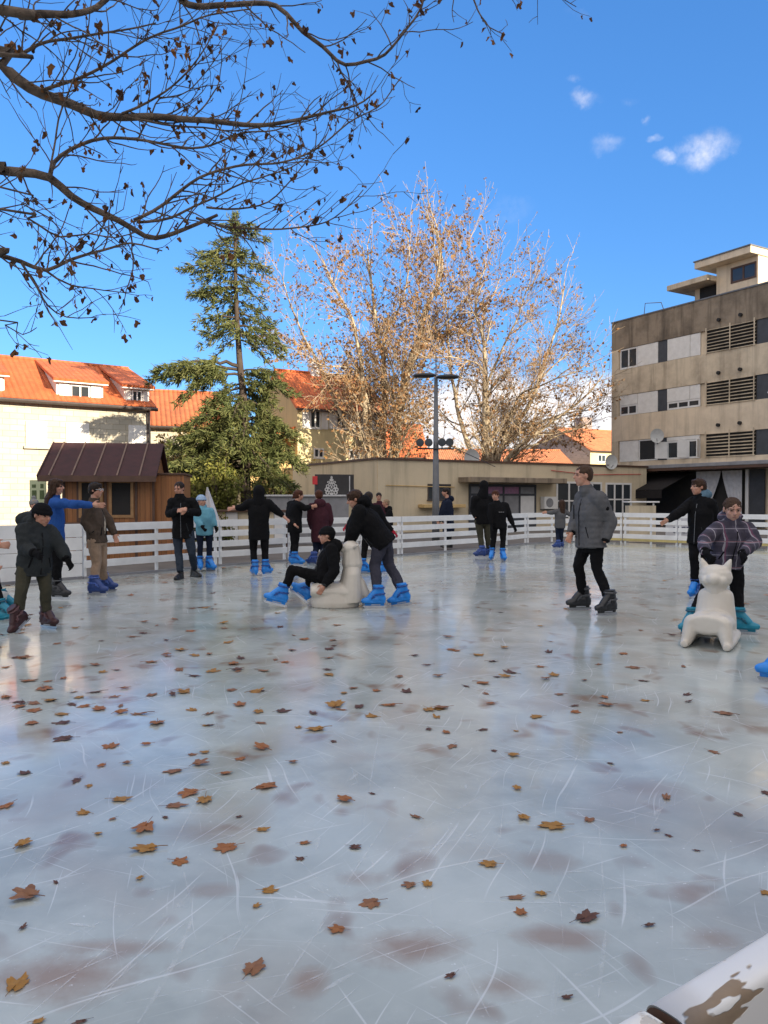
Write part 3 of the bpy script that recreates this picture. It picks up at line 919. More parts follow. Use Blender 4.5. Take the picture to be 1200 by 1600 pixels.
# --- apartment block on the right
def apartment():
    loc = at(955, 780, 46.0); loc.z = 0
    rz = math.atan2(-.865, .5)
    H = lambda px, py, yo=0.: fhit(loc, rz, px, py, yo)
    r = thing('apartment_block', 'four-storey grey-beige concrete apartment block with rain stains, at the right edge', 'apartment block', loc, rz)
    Z = lambda px, py, yo=0.: H(px, py, yo)[1]
    top = Z(955, 506)
    LX = 17.0
    DP = 11.0
    rows = [(547, 578), (619, 650), (690, 722)]          # window bands at px 968: photo rows of top and bottom
    zb = [(Z(968, b), Z(968, a)) for a, b in rows]
    # spandrel bands and recessed window band wall
    box('wall', M['beige'], r, 0, LX, .12, DP, -.06, top - .01)
    par = MB().box(-.02, LX, 0, DP + .02, zb[0][1] + .02, top)
    par.build('parapet', M['concrete_dark'], r)
    for i in range(3):
        lo = zb[i + 1][1] + .02 if i < 2 else 3.25
        box('spandrel', [M['concrete'], M['beige'], M['beige']][i], r, -.01, LX, -.0, .118, lo, zb[i][0] - .02)
    box('corner_pier', M['concrete'], r, -.015, H(966, 650)[0], .003, .119, 0, zb[0][1] + .018)
    box('roof_rim', M['metal_dark'], r, -.05, LX, -.04, DP, top + .002, top + .07)
    xs = lambda px: H(px, 600)[0]
    louv = xs(1103), xs(1180)
    for i, (z0, z1) in enumerate(zb):
        h = z1 - z0
        # left unit
        xa, xm, xb = xs(968), xs(995), xs(1027)
        if i == 0:
            window(r, xa, xm, z0, z1, .07, 2, .09, sill=False)
            box('shutter', M['shutter'], r, xm + .02, xb, .03, .118, z0, z1, c=.01)
        elif i == 1:
            window(r, xa, xm, z0, z0 + h * .5, .07, 2, .09, sill=False)
            box('roller_shutter', M['shutter'], r, xa, xm, .02, .118, z0 + h * .5 + .01, z1, c=.01)
            box('shutter', M['shutter'], r, xm + .02, xb, .03, .118, z0, z1, c=.01)
        else:
            box('shutter', M['shutter'], r, xa, xm + .1, .03, .118, z0, z1, c=.01)
            window(r, xm + .13, xb, z0, z1, .07, 1, .07, glass=M['black_inside'], sill=False)
        box('dark_panel', M['slate'], r, xb + .02, xs(1041), .05, .118, z0 - .01, z1 + .01)
        # middle unit
        xc, xd, xe = xs(1042), xs(1077), xs(1093)
        if i == 0:
            box('roller_shutter', M['shutter'], r, xc, xd, .02, .118, z0, z1, c=.01)
            box('roller_shutter', M['shutter'], r, xd + .02, xe, .03, .118, z0, z1, c=.01)
        elif i == 1:
            window(r, xc, xe, z0, z0 + h * .36, .07, 3, .09, sill=False)
            box('roller_shutter', M['shutter'], r, xc, xd, .02, .118, z0 + h * .36 + .01, z1, c=.01)
            box('roller_shutter', M['shutter'], r, xd + .02, xe, .03, .118, z0 + h * .36 + .01, z1, c=.01)
        else:
            window(r, xc, xe, z0, z0 + h * .82, .07, 3, .09, sill=False)
            box('roller_shutter', M['shutter'], r, xc, xe, .02, .118, z0 + h * .82 + .01, z1, c=.01)
            for (q, dx) in ((xc + .02, -.35), (xd, -.3), (xe - .05, .3)):
                MB().slab([(q, .03, z0 + .05), (q + dx, -.55, z0 + .05), (q + dx, -.55, z0 + h * .8), (q, .03, z0 + h * .8)], .04).build('open_sash', M['white'], r)
        # loggia with horizontal louvres
        lz0, lz1 = z0 - .05, z1 + .12
        lo = box('loggia', M['black_inside'], r, louv[0], louv[1], .06, .119, lz0, lz1)
        sl = MB()
        n = 8
        for k in range(n):
            zz = lz0 + (lz1 - lz0) * (k + .25) / n
            j = rng.uniform(-.015, .015)
            sl.slab([(louv[0], -.06, zz + j), (louv[1], -.06, zz - j), (louv[1], .05, zz + .05 - j), (louv[0], .05, zz + .05 + j)], .02)
        for q in (louv[0], (louv[0] + louv[1]) / 2, louv[1] - .06):
            sl.box(q, q + .06, -.075, -.061, lz0 - .02, lz1 + .02)
        sl.build('louvre', M['concrete'], lo)
        for q in (.28, .72):
            x = louv[0] + (louv[1] - louv[0]) * q
            MB().tube([(x, -.14, lz1 + .3), (x, -.002, lz1 + .3)], .09, 10).build('drain_spout', M['black_inside'], r)
        x0 = louv[1] + .05
        box('dark_panel', M['slate'], r, x0, x0 + 1.3, .05, .118, z0 - .05, z1 + .05)
        window(r, x0 + 1.35, x0 + 2.9, z0, z1, .07, 2, .09, sill=False)
        box('dark_panel', M['slate'], r, x0 + 2.95, x0 + 3.6, .05, .118, z0 - .05, z1 + .05)
        box('roller_shutter', M['shutter'], r, x0 + 3.65, x0 + 5.2, .03, .118, z0, z1, c=.01)
    # white window awning on the middle floor, far right
    x0 = louv[1] + 1.3
    z0, z1 = zb[1]
    MB().slab([(x0, -1.0, z0 + .1), (x0 + 1.8, -1.0, z0 + .1), (x0 + 1.8, .02, z1 + .1), (x0, .02, z1 + .1)], .03).build('window_awning', M['white_cloth'], r)
    # set-back top floor with two overhanging slabs
    xa, za = H(1052, 465, .5)
    ph = top + .07
    y0 = .6
    X = lambda px: H(px, 470, y0)[0]
    box('penthouse', M['beige'], r, X(1078), X(1119), y0 + .4, 8, ph, ph + .88)
    box('penthouse', M['beige'], r, X(1119) + .01, X(1184), y0, 8, ph, ph + 1.62)
    box('terrace_opening', M['black_inside'], r, X(1087), X(1117), y0 + .33, y0 + .398, ph + .05, ph + .86)
    box('roof_slab', M['concrete'], r, X(1055), X(1119), y0 - .7, 8.3, ph + .89, ph + 1.18, c=.03)
    box('roof_slab', M['beige'], r, X(1098), X(1186), y0 - .7, 8.3, ph + 1.63, ph + 1.98, c=.03)
    box('roof_rim', M['metal_dark'], r, X(1097), X(1187), y0 - .75, 8.35, ph + 1.982, ph + 2.04)
    xw0, xw1 = X(1142), X(1182)
    window(r, xw0, xw1, ph + .55, ph + 1.35, y0 - .004, 2, .09, mat=M['brown'], sill=False)
    MB().tube([(X(1078), 1.6, ph + 1.1), (X(1078), 1.6, ph + 1.5)], .14, 10).build('roof_vent', M['metal_pale'], r)
    MB().tube([(X(1008), .5, ph), (X(1010), .5, ph + .75), (X(1035), .5, ph + .55), (X(1040), .5, ph)], .025, 5).build('roof_railing', M['metal_dark'], r)
    # ground floor: canopy, awning, curtains, shop door
    cz = 3.05
    box('canopy', M['grey_panel'], r, H(990, 745)[0], LX, -1.6, -.004, cz, cz + .18, c=.02)
    box('canopy_fascia', M['brown'], r, H(990, 745)[0], LX, -1.58, -.004, cz - .14, cz - .004)
    xa, xb = H(1004, 745)[0], H(1086, 745)[0]
    MB().slab([(xa, -2.6, 1.9), (xb, -2.6, 1.9), (xb, -.2, cz - .2), (xa, -.2, cz - .2)], .03).build('awning', M['awning'], r)
    box('awning_valance', M['awning'], r, xa, xb, -2.6, -2.58, 1.45, 1.865)
    box('dark_opening', M['black_inside'], r, xa, H(1170, 745)[0], -.05, -.003, 0, cz - .15)
    box('door_panel', M['slate'], r, H(1172, 745)[0], H(1196, 745)[0], -.06, -.003, 0, cz - .16)
    box('door_frame', M['white'], r, H(1166, 745)[0], H(1171, 745)[0], -.08, -.003, 0, cz - .16)
    for (a, b, fl) in ((1092, 1131, 1), (1132, 1164, -1)):
        xa, xb = H(a, 745)[0], H(b, 745)[0]
        z0, z1 = 0.2, cz - .2
        mb = MB()
        n = 14
        vs, fs = [], []
        for i in range(9):
            q = i / 8
            pinch = 1 - .75 * q ** 1.3                      # gathered to one side as it falls
            for j in range(n + 1):
                s = j / n
                x = (xb - (xb - xa) * (1 - s) * pinch) if fl < 0 else (xa + (xb - xa) * s * pinch)
                vs.append((x, -.22 - .05 * math.sin(s * 28), z1 + (z0 - z1) * q))
        for i in range(8):
            for j in range(n): fs.append((i * (n + 1) + j, i * (n + 1) + j + 1, (i + 1) * (n + 1) + j + 1, (i + 1) * (n + 1) + j))
        mb.add(vs, fs); mb.build('curtain', M['white_cloth'], r, smooth=True)
    return r, loc, rz
AP, APL, APR = apartment()
p = at(1027, 680, 43.2)
dish(1027, 681, 42.2, .36, R(-25), 'pale satellite dish on the apartment facade below the middle windows', -.45)

# --- wooden hut
def hut():
    loc = at(97, 780, 18.4); loc.z = 0
    rz = R(9)
    H = lambda px, py, yo=0.: fhit(loc, rz, px, py, yo)
    r = thing('wooden_hut', 'small wooden market hut with maroon shingle roof and two windows', 'hut', loc, rz)
    L = H(240, 780)[0]
    ez = H(160, 744, -.45)[1]
    D = 2.0
    zr = H(150, 692, D / 2)[1]
    sl = (zr - ez) / (D / 2 + .45)
    wz = ez + .45 * sl - .1
    w = MB()
    w.add([(0, 0, -.06), (L, 0, -.06), (L, D, -.06), (0, D, -.06), (0, 0, wz), (L, 0, wz), (L, D, wz), (0, D, wz), (0, D / 2, zr - .12), (L, D / 2, zr - .12)],
          [(0, 1, 5, 4), (1, 2, 6, 9, 5), (2, 3, 7, 6), (3, 0, 4, 8, 7)])
    w.build('wall', M['hut_wood'], r)
    ov = .42
    rf = MB()
    rf.slab([(-ov, -.45, ez), (L + .12, -.45, ez), (L + .12, D / 2, zr), (-ov, D / 2, zr)], .06)
    rf.slab([(L + .12, D + .45, ez), (-ov, D + .45, ez), (-ov, D / 2, zr), (L + .12, D / 2, zr)], .06)
    ro = rf.build('roof', M['hut_roof'], r)
    for k in range(5):
        x = -ov + .22 + (L + ov - .2) * k / 4.6
        MB().slab([(x, -.46, ez + .022), (x + .035, -.46, ez + .022), (x + .035, D / 2, zr + .022), (x, D / 2, zr + .022)], .02).build('roof_batten', M['hut_batten'], ro)
    bf = MB()
    bf.slab([(-ov - .03, -.47, ez + .02), (-ov - .002, -.47, ez + .02), (-ov - .002, D / 2, zr + .02), (-ov - .03, D / 2, zr + .02)], .16)
    bf.slab([(-ov - .03, D / 2, zr + .02), (-ov - .002, D / 2, zr + .02), (-ov - .002, D + .47, ez + .02), (-ov - .03, D + .47, ez + .02)], .16)
    bf.build('bargeboard', M['hut_roof'], r)
    box('fascia', M['brown'], r, -ov, L + .12, -.47, -.452, ez - .13, ez + .01)
    for (a, b) in ((123, 161), (170, 209)):
        x0, z1 = H(a, 750); x1, z0 = H(b, 809)
        window(r, x0, x1, z0, z1, -.004, 1, .07, mat=M['hut_trim'], glass=M['black_inside'], sill=False)
    x0, x1 = H(103, 780)[0], H(243, 780)[0]
    box('counter', M['brown'], r, x0 - .1, x1, -.34, -.05, H(150, 822)[1], H(150, 816)[1], c=.01)
    for a in (98, 120, 163, 211, 238):
        x = H(a, 780)[0]
        box('stud', M['brown'], r, x, x + .06, -.03, -.003, 0, wz - .05)
    # plank extension at the right
    x0, x1 = L + .01, H(287, 780)[0]
    ext = box('side_store', M['hut_wood'], r, x0, x1, .12, D - .2, -.06, H(262, 742)[1])
    box('store_lid', M['brown'], ext, x0 - .0, x1 + .05, .07, D - .15, H(262, 742)[1] + .003, H(262, 742)[1] + .05, c=.01)
hut()

# --- grey serving bar with a black banner behind it
def serving_bar():
    loc = at(418, 780, 24.5); loc.z = 0
    rz = R(12)
    H = lambda px, py, yo=0.: fhit(loc, rz, px, py, yo)
    r = thing('serving_bar', 'grey panelled serving bar behind the rink barrier, under the black banner', 'bar counter', loc, rz)
    L = H(545, 780)[0]
    z1 = H(450, 773)[1]
    box('counter_body', M['grey_panel'], r, 0, L, 0, .8, -.06, z1 - .06, c=.01)
    box('counter_top', M['metal_pale'], r, -.05, L + .05, -.08, .88, z1 - .057, z1, c=.01)
    for k in range(1, 4): box('panel_joint', M['metal_dark'], r, L * k / 4, L * k / 4 + .015, -.006, -.001, .02, z1 - .1)
    b = thing('banner', 'black banner board with white ornate emblem, standing on the grey bar', 'banner', loc, rz)
    x0, zt = H(492, 741, .4); x1, zb = H(553, 786, .4)
    box('board', M['black_sign'], b, x0, x1, .4, .44, z1 - .1, zt, c=.01)
    box('edge_trim', M['metal_pale'], b, x1 - .16, x1 - .13, .385, .398, z1 + .02, zt - .05)
    # the emblem: a symmetrical stack of scrolls, widening downward
    em = MB()
    cx, s = H(518, 780, .4)[0], (zt - z1) / 1.0
    base = z1 + .0 * s
    def blob(x, z, rx, rz_, hole=.0):
        n = 16
        if hole:
            vs, fs = [], []
            for j in range(n):
                a = 2 * math.pi * j / n
                for q in (1, hole):
                    for yy in (.372, .398):
                        vs.append((cx + x * s + rx * s * q * math.cos(a), yy, base + z * s + rz_ * s * q * math.sin(a)))
            for j in range(n):
                k = (j + 1) % n
                a, b_ = j * 4, k * 4
                fs += [(a, b_, b_ + 2, a + 2), (a + 1, a + 3, b_ + 3, b_ + 1), (a, a + 1, b_ + 1, b_), (a + 2, b_ + 2, b_ + 3, a + 3)]
            em.add(vs, fs)
        else:
            vs = [(cx + x * s + rx * s * math.cos(2 * math.pi * j / n), yy, base + z * s + rz_ * s * math.sin(2 * math.pi * j / n)) for yy in (.372, .398) for j in range(n)]
            em.add(vs, [tuple(range(n)), tuple(range(2 * n - 1, n - 1, -1))] + [(j, n + j, n + (j + 1) % n, (j + 1) % n) for j in range(n)])
    blob(0, .84, .05, .08); blob(0, .72, .10, .07)
    for sgn in (-1, 1):
        blob(sgn * .14, .62, .075, .055, .45); blob(sgn * .09, .5, .07, .09, .5); blob(sgn * .19, .42, .085, .10, .5); blob(sgn * .26, .26, .08, .10, .45)
        blob(sgn * .12, .24, .08, .11, .5); blob(sgn * .2, .1, .1, .09, .5)
    blob(0, .58, .05, .06); blob(0, .38, .035, .07); blob(0, .2, .04, .06); blob(0, .06, .09, .06)
    em.build('emblem', M['emblem'], b)
    sg = thing('red_sign', 'small red sign at the upper corner of the black banner', 'sign', loc, rz)
    x0, zt2 = H(488, 744, .36); x1, zb2 = H(496, 757, .36)
    box('plate', M['red'], sg, x0, x1, .34, .368, zb2, zt2, c=.01)
    MB().tube([((x0 + x1) / 2, .375, zb2 + .05), ((x0 + x1) / 2, .375, z1)], .015, 6).build('stem', M['metal_dark'], sg)
serving_bar()
# bench with pale cushions in the planting bed, behind the barrier
def pallet_bench():
    loc = at(334, 780, 22.5); loc.z = 0
    H = lambda px, py, yo=0.: fhit(loc, 0, px, py, yo)
    r = thing('market_counter', 'long market counter with dark top and pale striped front, under the cedar', 'counter', loc, 0)
    L = H(447, 780)[0]
    zt = H(380, 800)[1]
    box('top', M['brown'], r, -.05, L + .05, -.1, .6, zt, zt + .06, c=.01)
    for k in range(6):
        box('front_panel', [M['cream'], M['white'], M['cream'], M['red'], M['cream'], M['white']][k], r, L * k / 6 + .01, L * (k + 1) / 6 - .01, 0, .03, .1, zt - .005, c=.005)
    for x in (.02, L - .1): box('leg', M['brown'], r, x, x + .08, .4, .48, -.06, zt - .003)
pallet_bench()
# folded white parasol
def parasol():
    loc = at(324, 780, 20.0); loc.z = 0
    r = thing('folded_parasol', 'folded white parasol standing behind the light blue jacket child', 'parasol', loc)
    zt = at(321, 763, 20).z
    MB().tube([(0, 0, -.06), (0, 0, zt + .03)], .025, 8).build('pole', M['metal_pale'], r)
    vs, fs, n = [], [], 24
    for i in range(8):
        q = i / 7
        for j in range(n):
            a = 2 * math.pi * j / n
            rr = (.02 + .20 * q ** .9) * (1 + .18 * math.cos(a * 6))
            vs.append((rr * math.cos(a) + .1 * q, rr * math.sin(a), zt - .95 * q))
    for i in range(7):
        for j in range(n): fs.append((i * n + j, (i + 1) * n + j, (i + 1) * n + (j + 1) % n, i * n + (j + 1) % n))
    MB().add(vs, fs).build('canopy', M['white_cloth'], r, smooth=True)
parasol()
# notice board left of the hut
def notice():
    loc = at(45, 780, 19.6); loc.z = 0
    H = lambda px, py, yo=0.: fhit(loc, R(8), px, py, yo)
    r = thing('notice_board', 'pale green poster board with dark pictures, left of the wooden hut', 'notice board', loc, R(8))
    x0, zt = H(46, 750); x1, zb = H(72, 784)
    box('poster', M['poster'], r, x0, x1, 0, .04, zb - .1, zt, c=.005)
    for (a, b, c, d) in ((50, 57, 766, 779), (62, 69, 766, 780), (63, 68, 756, 763), (50, 56, 757, 762)):
        p0, q1 = H(a, c); p1, q0 = H(b, d)
        box('picture', M['poster_green'], r, p0, p1, -.006, -.001, q0, q1)
    for x in (x0 + .04, x1 - .08): box('post', M['metal_dark'], r, x, x + .04, .042, .08, -.06, zt - .05)
notice()
# cream cabinet and white banner behind the right-hand barrier
loc = at(983, 780, 26.2); loc.z = 0
cb = thing('cabinet', 'cream cabinet with overhanging shelf behind the right barrier', 'cabinet', loc, R(-5))
H = lambda px, py, yo=0.: fhit(loc, R(-5), px, py, yo)
L = H(1025, 790)[0]
z1, z2 = H(1000, 790)[1], H(1000, 785)[1]
box('body', M['cream'], cb, 0, L, 0, .6, -.06, z1, c=.01)
box('shelf', M['white'], cb, -.08, L + .1, -.08, .66, z2 - .01, z2 + .04, c=.01)
for x in (.05, L - .1): box('upright', M['white'], cb, x, x + .05, .02, .07, z1 + .002, z2 - .012)
loc = at(1040, 780, 25.4); loc.z = 0
bn = thing('text_banner', 'white banner with dark blue letters hung low behind the right barrier', 'banner', loc, R(-30))
H = lambda px, py, yo=0.: fhit(loc, R(-30), px, py, yo)
x0, x1 = H(1040, 830)[0], H(1090, 830)[0]
box('cloth', M['white_cloth'], bn, x0, x1, 0, .02, .12, .78)
def letters(txt, x, z, h, w, y, m, parent):
    """block capitals from bars"""
    G = {'B': [(0, 0, 0, 1), (0, 1, .9, .85), (0, .5, .9, .5), (0, 0, .9, 0), (.9, 0, .9, .85)], 'T': [(0, 1, 1, 1), (.5, 0, .5, 1)], 'E': [(0, 0, 0, 1), (0, 1, 1, 1), (0, .5, .8, .5), (0, 0, 1, 0)],
         'Z': [(0, 1, 1, 1), (1, 1, 0, 0), (0, 0, 1, 0)], 'I': [(.5, 0, .5, 1)], 'S': [(1, 1, 0, 1), (0, 1, 0, .5), (0, .5, 1, .5), (1, .5, 1, 0), (1, 0, 0, 0)]}
    mb = MB()
    for i, ch in enumerate(txt):
        for (a, b, c, d) in G.get(ch, []):
            q = x + i * w * 1.35
            mb.tube([(q + a * w, y, z + b * h), (q + c * w, y, z + d * h)], h * .09, 4)
    return mb.build('lettering', m, parent)
letters('BTEZZ', x0 + .25, .31, .17, .10, -.012, M['blue_letter'], bn)
letters('IZ', x0 + .12, .58, .14, .10, -.012, M['blue_letter'], bn)

# --- street lamp
def lamp():
    loc = at(681, 780, 26.0); loc.z = 0
    zz = lambda py: at(681, py, 26.0).z
    s = 26.0 / 1200
    r = thing('street_lamp', 'tall grey street lamp with two flat heads and four round floodlights', 'street lamp', loc, R(-8))
    MB().tube([(0, 0, -.06), (0, 0, 1.2), (0, 0, zz(590))], [.135, .12, .06], 14).build('pole', M['metal_dark'], r, smooth=True)
    MB().tube([(0, 0, zz(590)), (0, 0, zz(552))], .022, 6).build('spike', M['metal_dark'], r)
    for sg in (-1, 1):
        vs, fs, n = [], [], 20
        prof = [(0.02, .10), (.5, .13), (.85, .10), (1, .02), (.9, -.05), (.6, -.09), (.02, -.10)]
        for q, h in prof:
            for j in range(n):
                a = 2 * math.pi * j / n
                vs.append((sg * .40 + q * .40 * math.cos(a), q * .26 * math.sin(a), zz(588.5 + sg * 1.5) + h * .62))
        for i in range(len(prof) - 1):
            for j in range(n): fs.append((i * n + j, (i + 1) * n + j, (i + 1) * n + (j + 1) % n, i * n + (j + 1) % n))
        fs += [tuple(range(n)), tuple((len(prof) - 1) * n + j for j in range(n - 1, -1, -1))]
        MB().add(vs, fs).build('lamp_head', M['lamp_black'], r, smooth=True)
    MB().tube([(-.62, -.12, zz(701)), (.62, -.12, zz(702))], .03, 6).build('crossbar', M['lamp_black'], r)
    for px in (656, 669.5, 690, 702):
        x = (px - 680) * s
        fl = MB().tube([(x, -.24, zz(692)), (x, -.1, zz(692)), (x, .02, zz(692))], [.135, .13, .05], 16).build('floodlight', M['lamp_black'], r, smooth=False)
        MB().tube([(x, -.252, zz(692)), (x, -.243, zz(692))], .11, 16).build('lens', M['glass'], fl)
        MB().tube([(x, -.1, zz(692) - .13), (x, -.12, zz(701))], .02, 5).build('bracket', M['lamp_black'], fl)
    MB().tube([(.05, 0, zz(688)), (2.0, 4.0, zz(722))], .014, 5).build('stay_cable', M['lamp_black'], r)
lamp()

# --- the tall buildings behind the camera whose shade lies over the rink
def shade_block(u0, u1, s, h, dpt, label):
    c, d = Vector((1, 1, 0)).normalized(), Vector((-1, 1, 0)).normalized()
    loc = c * u0 + d * s
    r = thing('town_house', label, 'building', loc, math.atan2(c.y, c.x))
    L = u1 - u0
    box('wall', M['beige'], r, 0, L, -dpt, 0, -.06, h - .3)
    box('roof', M['tile_old'], r, -.3, L + .3, -dpt - .3, .3, h - .298, h)
    k = int(L / 3.2)
    for st in range(int(h / 3.2) - 1):
        for i in range(k):
            x = 1 + i * (L - 2) / k
            box('window', M['glass'], r, x, x + 1.1, .003, .03, 1.2 + st * 3.1, 2.7 + st * 3.1)
TE = math.tan(SUN_EL)
S0 = -25
shade_block(-14, 19, S0, 3.35 + TE * (16.6 - S0), 10, 'pale town house behind the photographer, shading the rink')
shade_block(18.8, 46, S0 - .6, 3.3 + TE * (29 - S0), 10, 'taller pale town house behind the photographer, shading the flat building')
# ------------------------------------------------------------------ trees
M['plane_bark'] = pm('plane_bark', (.45, .38, .27), (.19, .14, .085), 3.2, .85, .3, 18, stretch=(1, 1, .5), lo=.42, hi=.58)
M['twig_bark'] = pm('twig_bark', (.42, .33, .23), (.27, .20, .13), 6, .9)
M['near_bark'] = pm('near_bark', (.16, .12, .09), (.06, .044, .034), 12, .9, .6, 60, lo=.4, hi=.6)
M['cedar_bark'] = pm('cedar_bark', (.075, .055, .042), (.045, .032, .025), 6, .9, .5, 30)
def leaf_mat(name, cols, rough=.7, trans=.25):
    """leaf colour picked per leaf face cluster from a few real leaf colours"""
    t = NT(name)
    v = t.coord()
    n = t.noise(v, 2.1, 3, .6)
    wn = t.n('ShaderNodeTexWhiteNoise', noise_dimensions='3D')
    q = t.n('ShaderNodeVectorMath', operation='SNAP'); t.l(v, q.inputs[0]); q.inputs[1].default_value = (.22, .22, .22)
    t.l(q.outputs[0], wn.inputs['Vector'])
    f = t.math('ADD', t.math('MULTIPLY', n.outputs['Fac'], .5), t.math('MULTIPLY', wn.outputs['Value'], .5))
    cr = t.n('ShaderNodeValToRGB')
    e = cr.color_ramp.elements
    e[0].position = .2; e[0].color = (*cols[0], 1)
    e[1].position = .8; e[1].color = (*cols[-1], 1)
    for i, c in enumerate(cols[1:-1]):
        k = e.new(.2 + .6 * (i + 1) / (len(cols) - 1)); k.color = (*c, 1)
    t.l(f, cr.inputs[0])
    t.l(cr.outputs[0], t.b.inputs['Base Color'])
    t.rough(rough)
    t.b.inputs['Specular IOR Level'].default_value = .2
    if trans:
        tr = t.n('ShaderNodeBsdfTranslucent'); t.l(cr.outputs[0], tr.inputs['Color'])
        ms = t.n('ShaderNodeMixShader'); ms.inputs[0].default_value = trans
        t.l(t.b.outputs[0], ms.inputs[1]); t.l(tr.outputs[0], ms.inputs[2]); t.l(ms.outputs[0], t.out.inputs['Surface'])
    return t.m
M['plane_leaf'] = leaf_mat('plane_leaf', [(.18, .09, .04), (.30, .16, .07), (.36, .22, .10), (.24, .12, .055)])
M['dry_leaf'] = leaf_mat('dry_leaf', [(.05, .028, .02), (.09, .045, .026), (.22, .10, .035), (.07, .04, .028)], trans=.15)
M['cedar_leaf'] = leaf_mat('cedar_needles', [(.055, .075, .026), (.10, .118, .04), (.15, .155, .055), (.07, .088, .034)], trans=.1)
M['shrub_leaf'] = leaf_mat('shrub_leaf', [(.075, .09, .02), (.14, .15, .032), (.19, .18, .045), (.10, .115, .028)], trans=.2)
M['ivy_leaf'] = leaf_mat('creeper_leaf', [(.12, .10, .03), (.22, .16, .05), (.30, .20, .07), (.10, .11, .035)], trans=.2)

def rvec(g):
    while True:
        v = Vector((g.uniform(-1, 1), g.uniform(-1, 1), g.uniform(-1, 1)))
        if .05 < v.length < 1: return v.normalized()
def smooth_path(pts, step):
    """Catmull-Rom through 3-D points"""
    P = [Vector(p) for p in pts]
    out = []
    for i in range(len(P) - 1):
        p0, p1, p2, p3 = P[max(i - 1, 0)], P[i], P[i + 1], P[min(i + 2, len(P) - 1)]
        n = max(2, int((p2 - p1).length / step))
        for k in range(n):
            t = k / n
            out.append(.5 * ((2 * p1) + (p2 - p0) * t + (2 * p0 - 5 * p1 + 4 * p2 - p3) * t * t + (3 * p1 - p0 - 3 * p2 + p3) * t ** 3))
    out.append(P[-1])
    return out
class Leaves:
    def __init__(s): s.mb = MB()
    def crumple(s, p, g, size):
        """a withered, curled leaf hanging by its stalk"""
        d = (rvec(g) * .7 + Vector((0, 0, -1))).normalized()
        a = d.cross(rvec(g)).normalized(); n = d.cross(a)
        st = p + d * size * .35
        vs = [p, st + d * size * .05]
        m = 9
        for i in range(m):
            t = -2.5 + 5.0 * i / (m - 1)
            r = size * (.5 + .5 * abs(math.cos(t * 1.25))) * g.uniform(.5, .75)
            q = st + d * (size * .4 + r * math.cos(t)) + a * (r * math.sin(t) * .8) + n * (abs(math.sin(t)) * size * g.uniform(-.1, .5))
            vs.append(q)
        s.mb.add(vs, [(1, 2 + i, 3 + i) for i in range(m - 1)])
        w = a * size * .02
        s.mb.add([p - w, p + w, st + w, st - w], [(0, 1, 2, 3)])
    def add(s, p, g, size, shape='leaf', droop=.4):
        d = rvec(g)
        d = (d + Vector((0, 0, -droop))).normalized()
        a = d.cross(rvec(g))
        if a.length < .05: return
        a.normalize()
        n = d.cross(a)
        L, w = size, size * g.uniform(.55, .9)
        q = p + d * L * .12
        s.mb.add([q, q + d * L * .4 + a * w * .5 + n * L * .1, q + d * L + n * L * -.08, q + d * L * .4 - a * w * .5 + n * L * .12], [(0, 1, 2), (0, 2, 3)])
def grow(mb_big, mb_twig, lv, g, p, d, L, r, level, maxlevel, leaf=.2, up=.25, leafp=.6, spread=(25, 55)):
    """one branch and everything that grows from it"""
    n = max(3, int(L / (.35 if level < maxlevel else .25)))
    pts, rad = [p.copy()], [r]
    d = d.normalized()
    q = p.copy()
    for i in range(n):
        d = (d + rvec(g) * .16 + Vector((0, 0, up * .14))).normalized()
        q = q + d * (L / n)
        pts.append(q.copy()); rad.append(max(r * (1 - .72 * (i + 1) / n), .008))
    (mb_big if r > .035 else mb_twig).tube(pts, rad, 7 if r > .09 else (5 if r > .03 else 3), cap=False)
    if level >= maxlevel:
        for i in range(1, len(pts)):
            for k in range(2):
                if g.random() < leafp: lv.add(pts[i], g, leaf * g.uniform(.6, 1.25))
        return
    nb = {1: 8, 2: 6, 3: 5}.get(level, 4)
    nb = max(2, int(nb * min(1.4, .55 + L / 5)))
    for k in range(nb):
        f = .22 + .78 * (k + g.random()) / nb
        i = min(len(pts) - 2, int(f * n))
        ax = rvec(g)
        dd = (pts[i + 1] - pts[i]).normalized()
        ax = (ax - dd * ax.dot(dd)).normalized()
        a = R(g.uniform(*spread))
        nd_ = dd * math.cos(a) + ax * math.sin(a)
        grow(mb_big, mb_twig, lv, g, pts[i], nd_, L * g.uniform(.34, .6) * (1.1 - .45 * f), max(.011, rad[i] * g.uniform(.42, .62)), level + 1, maxlevel, leaf, up, leafp, spread)
    if level > 0:
        grow(mb_big, mb_twig, lv, g, pts[-1], d, L * .35, rad[-1], max(level + 1, maxlevel - 1), maxlevel, leaf, up, leafp, spread)
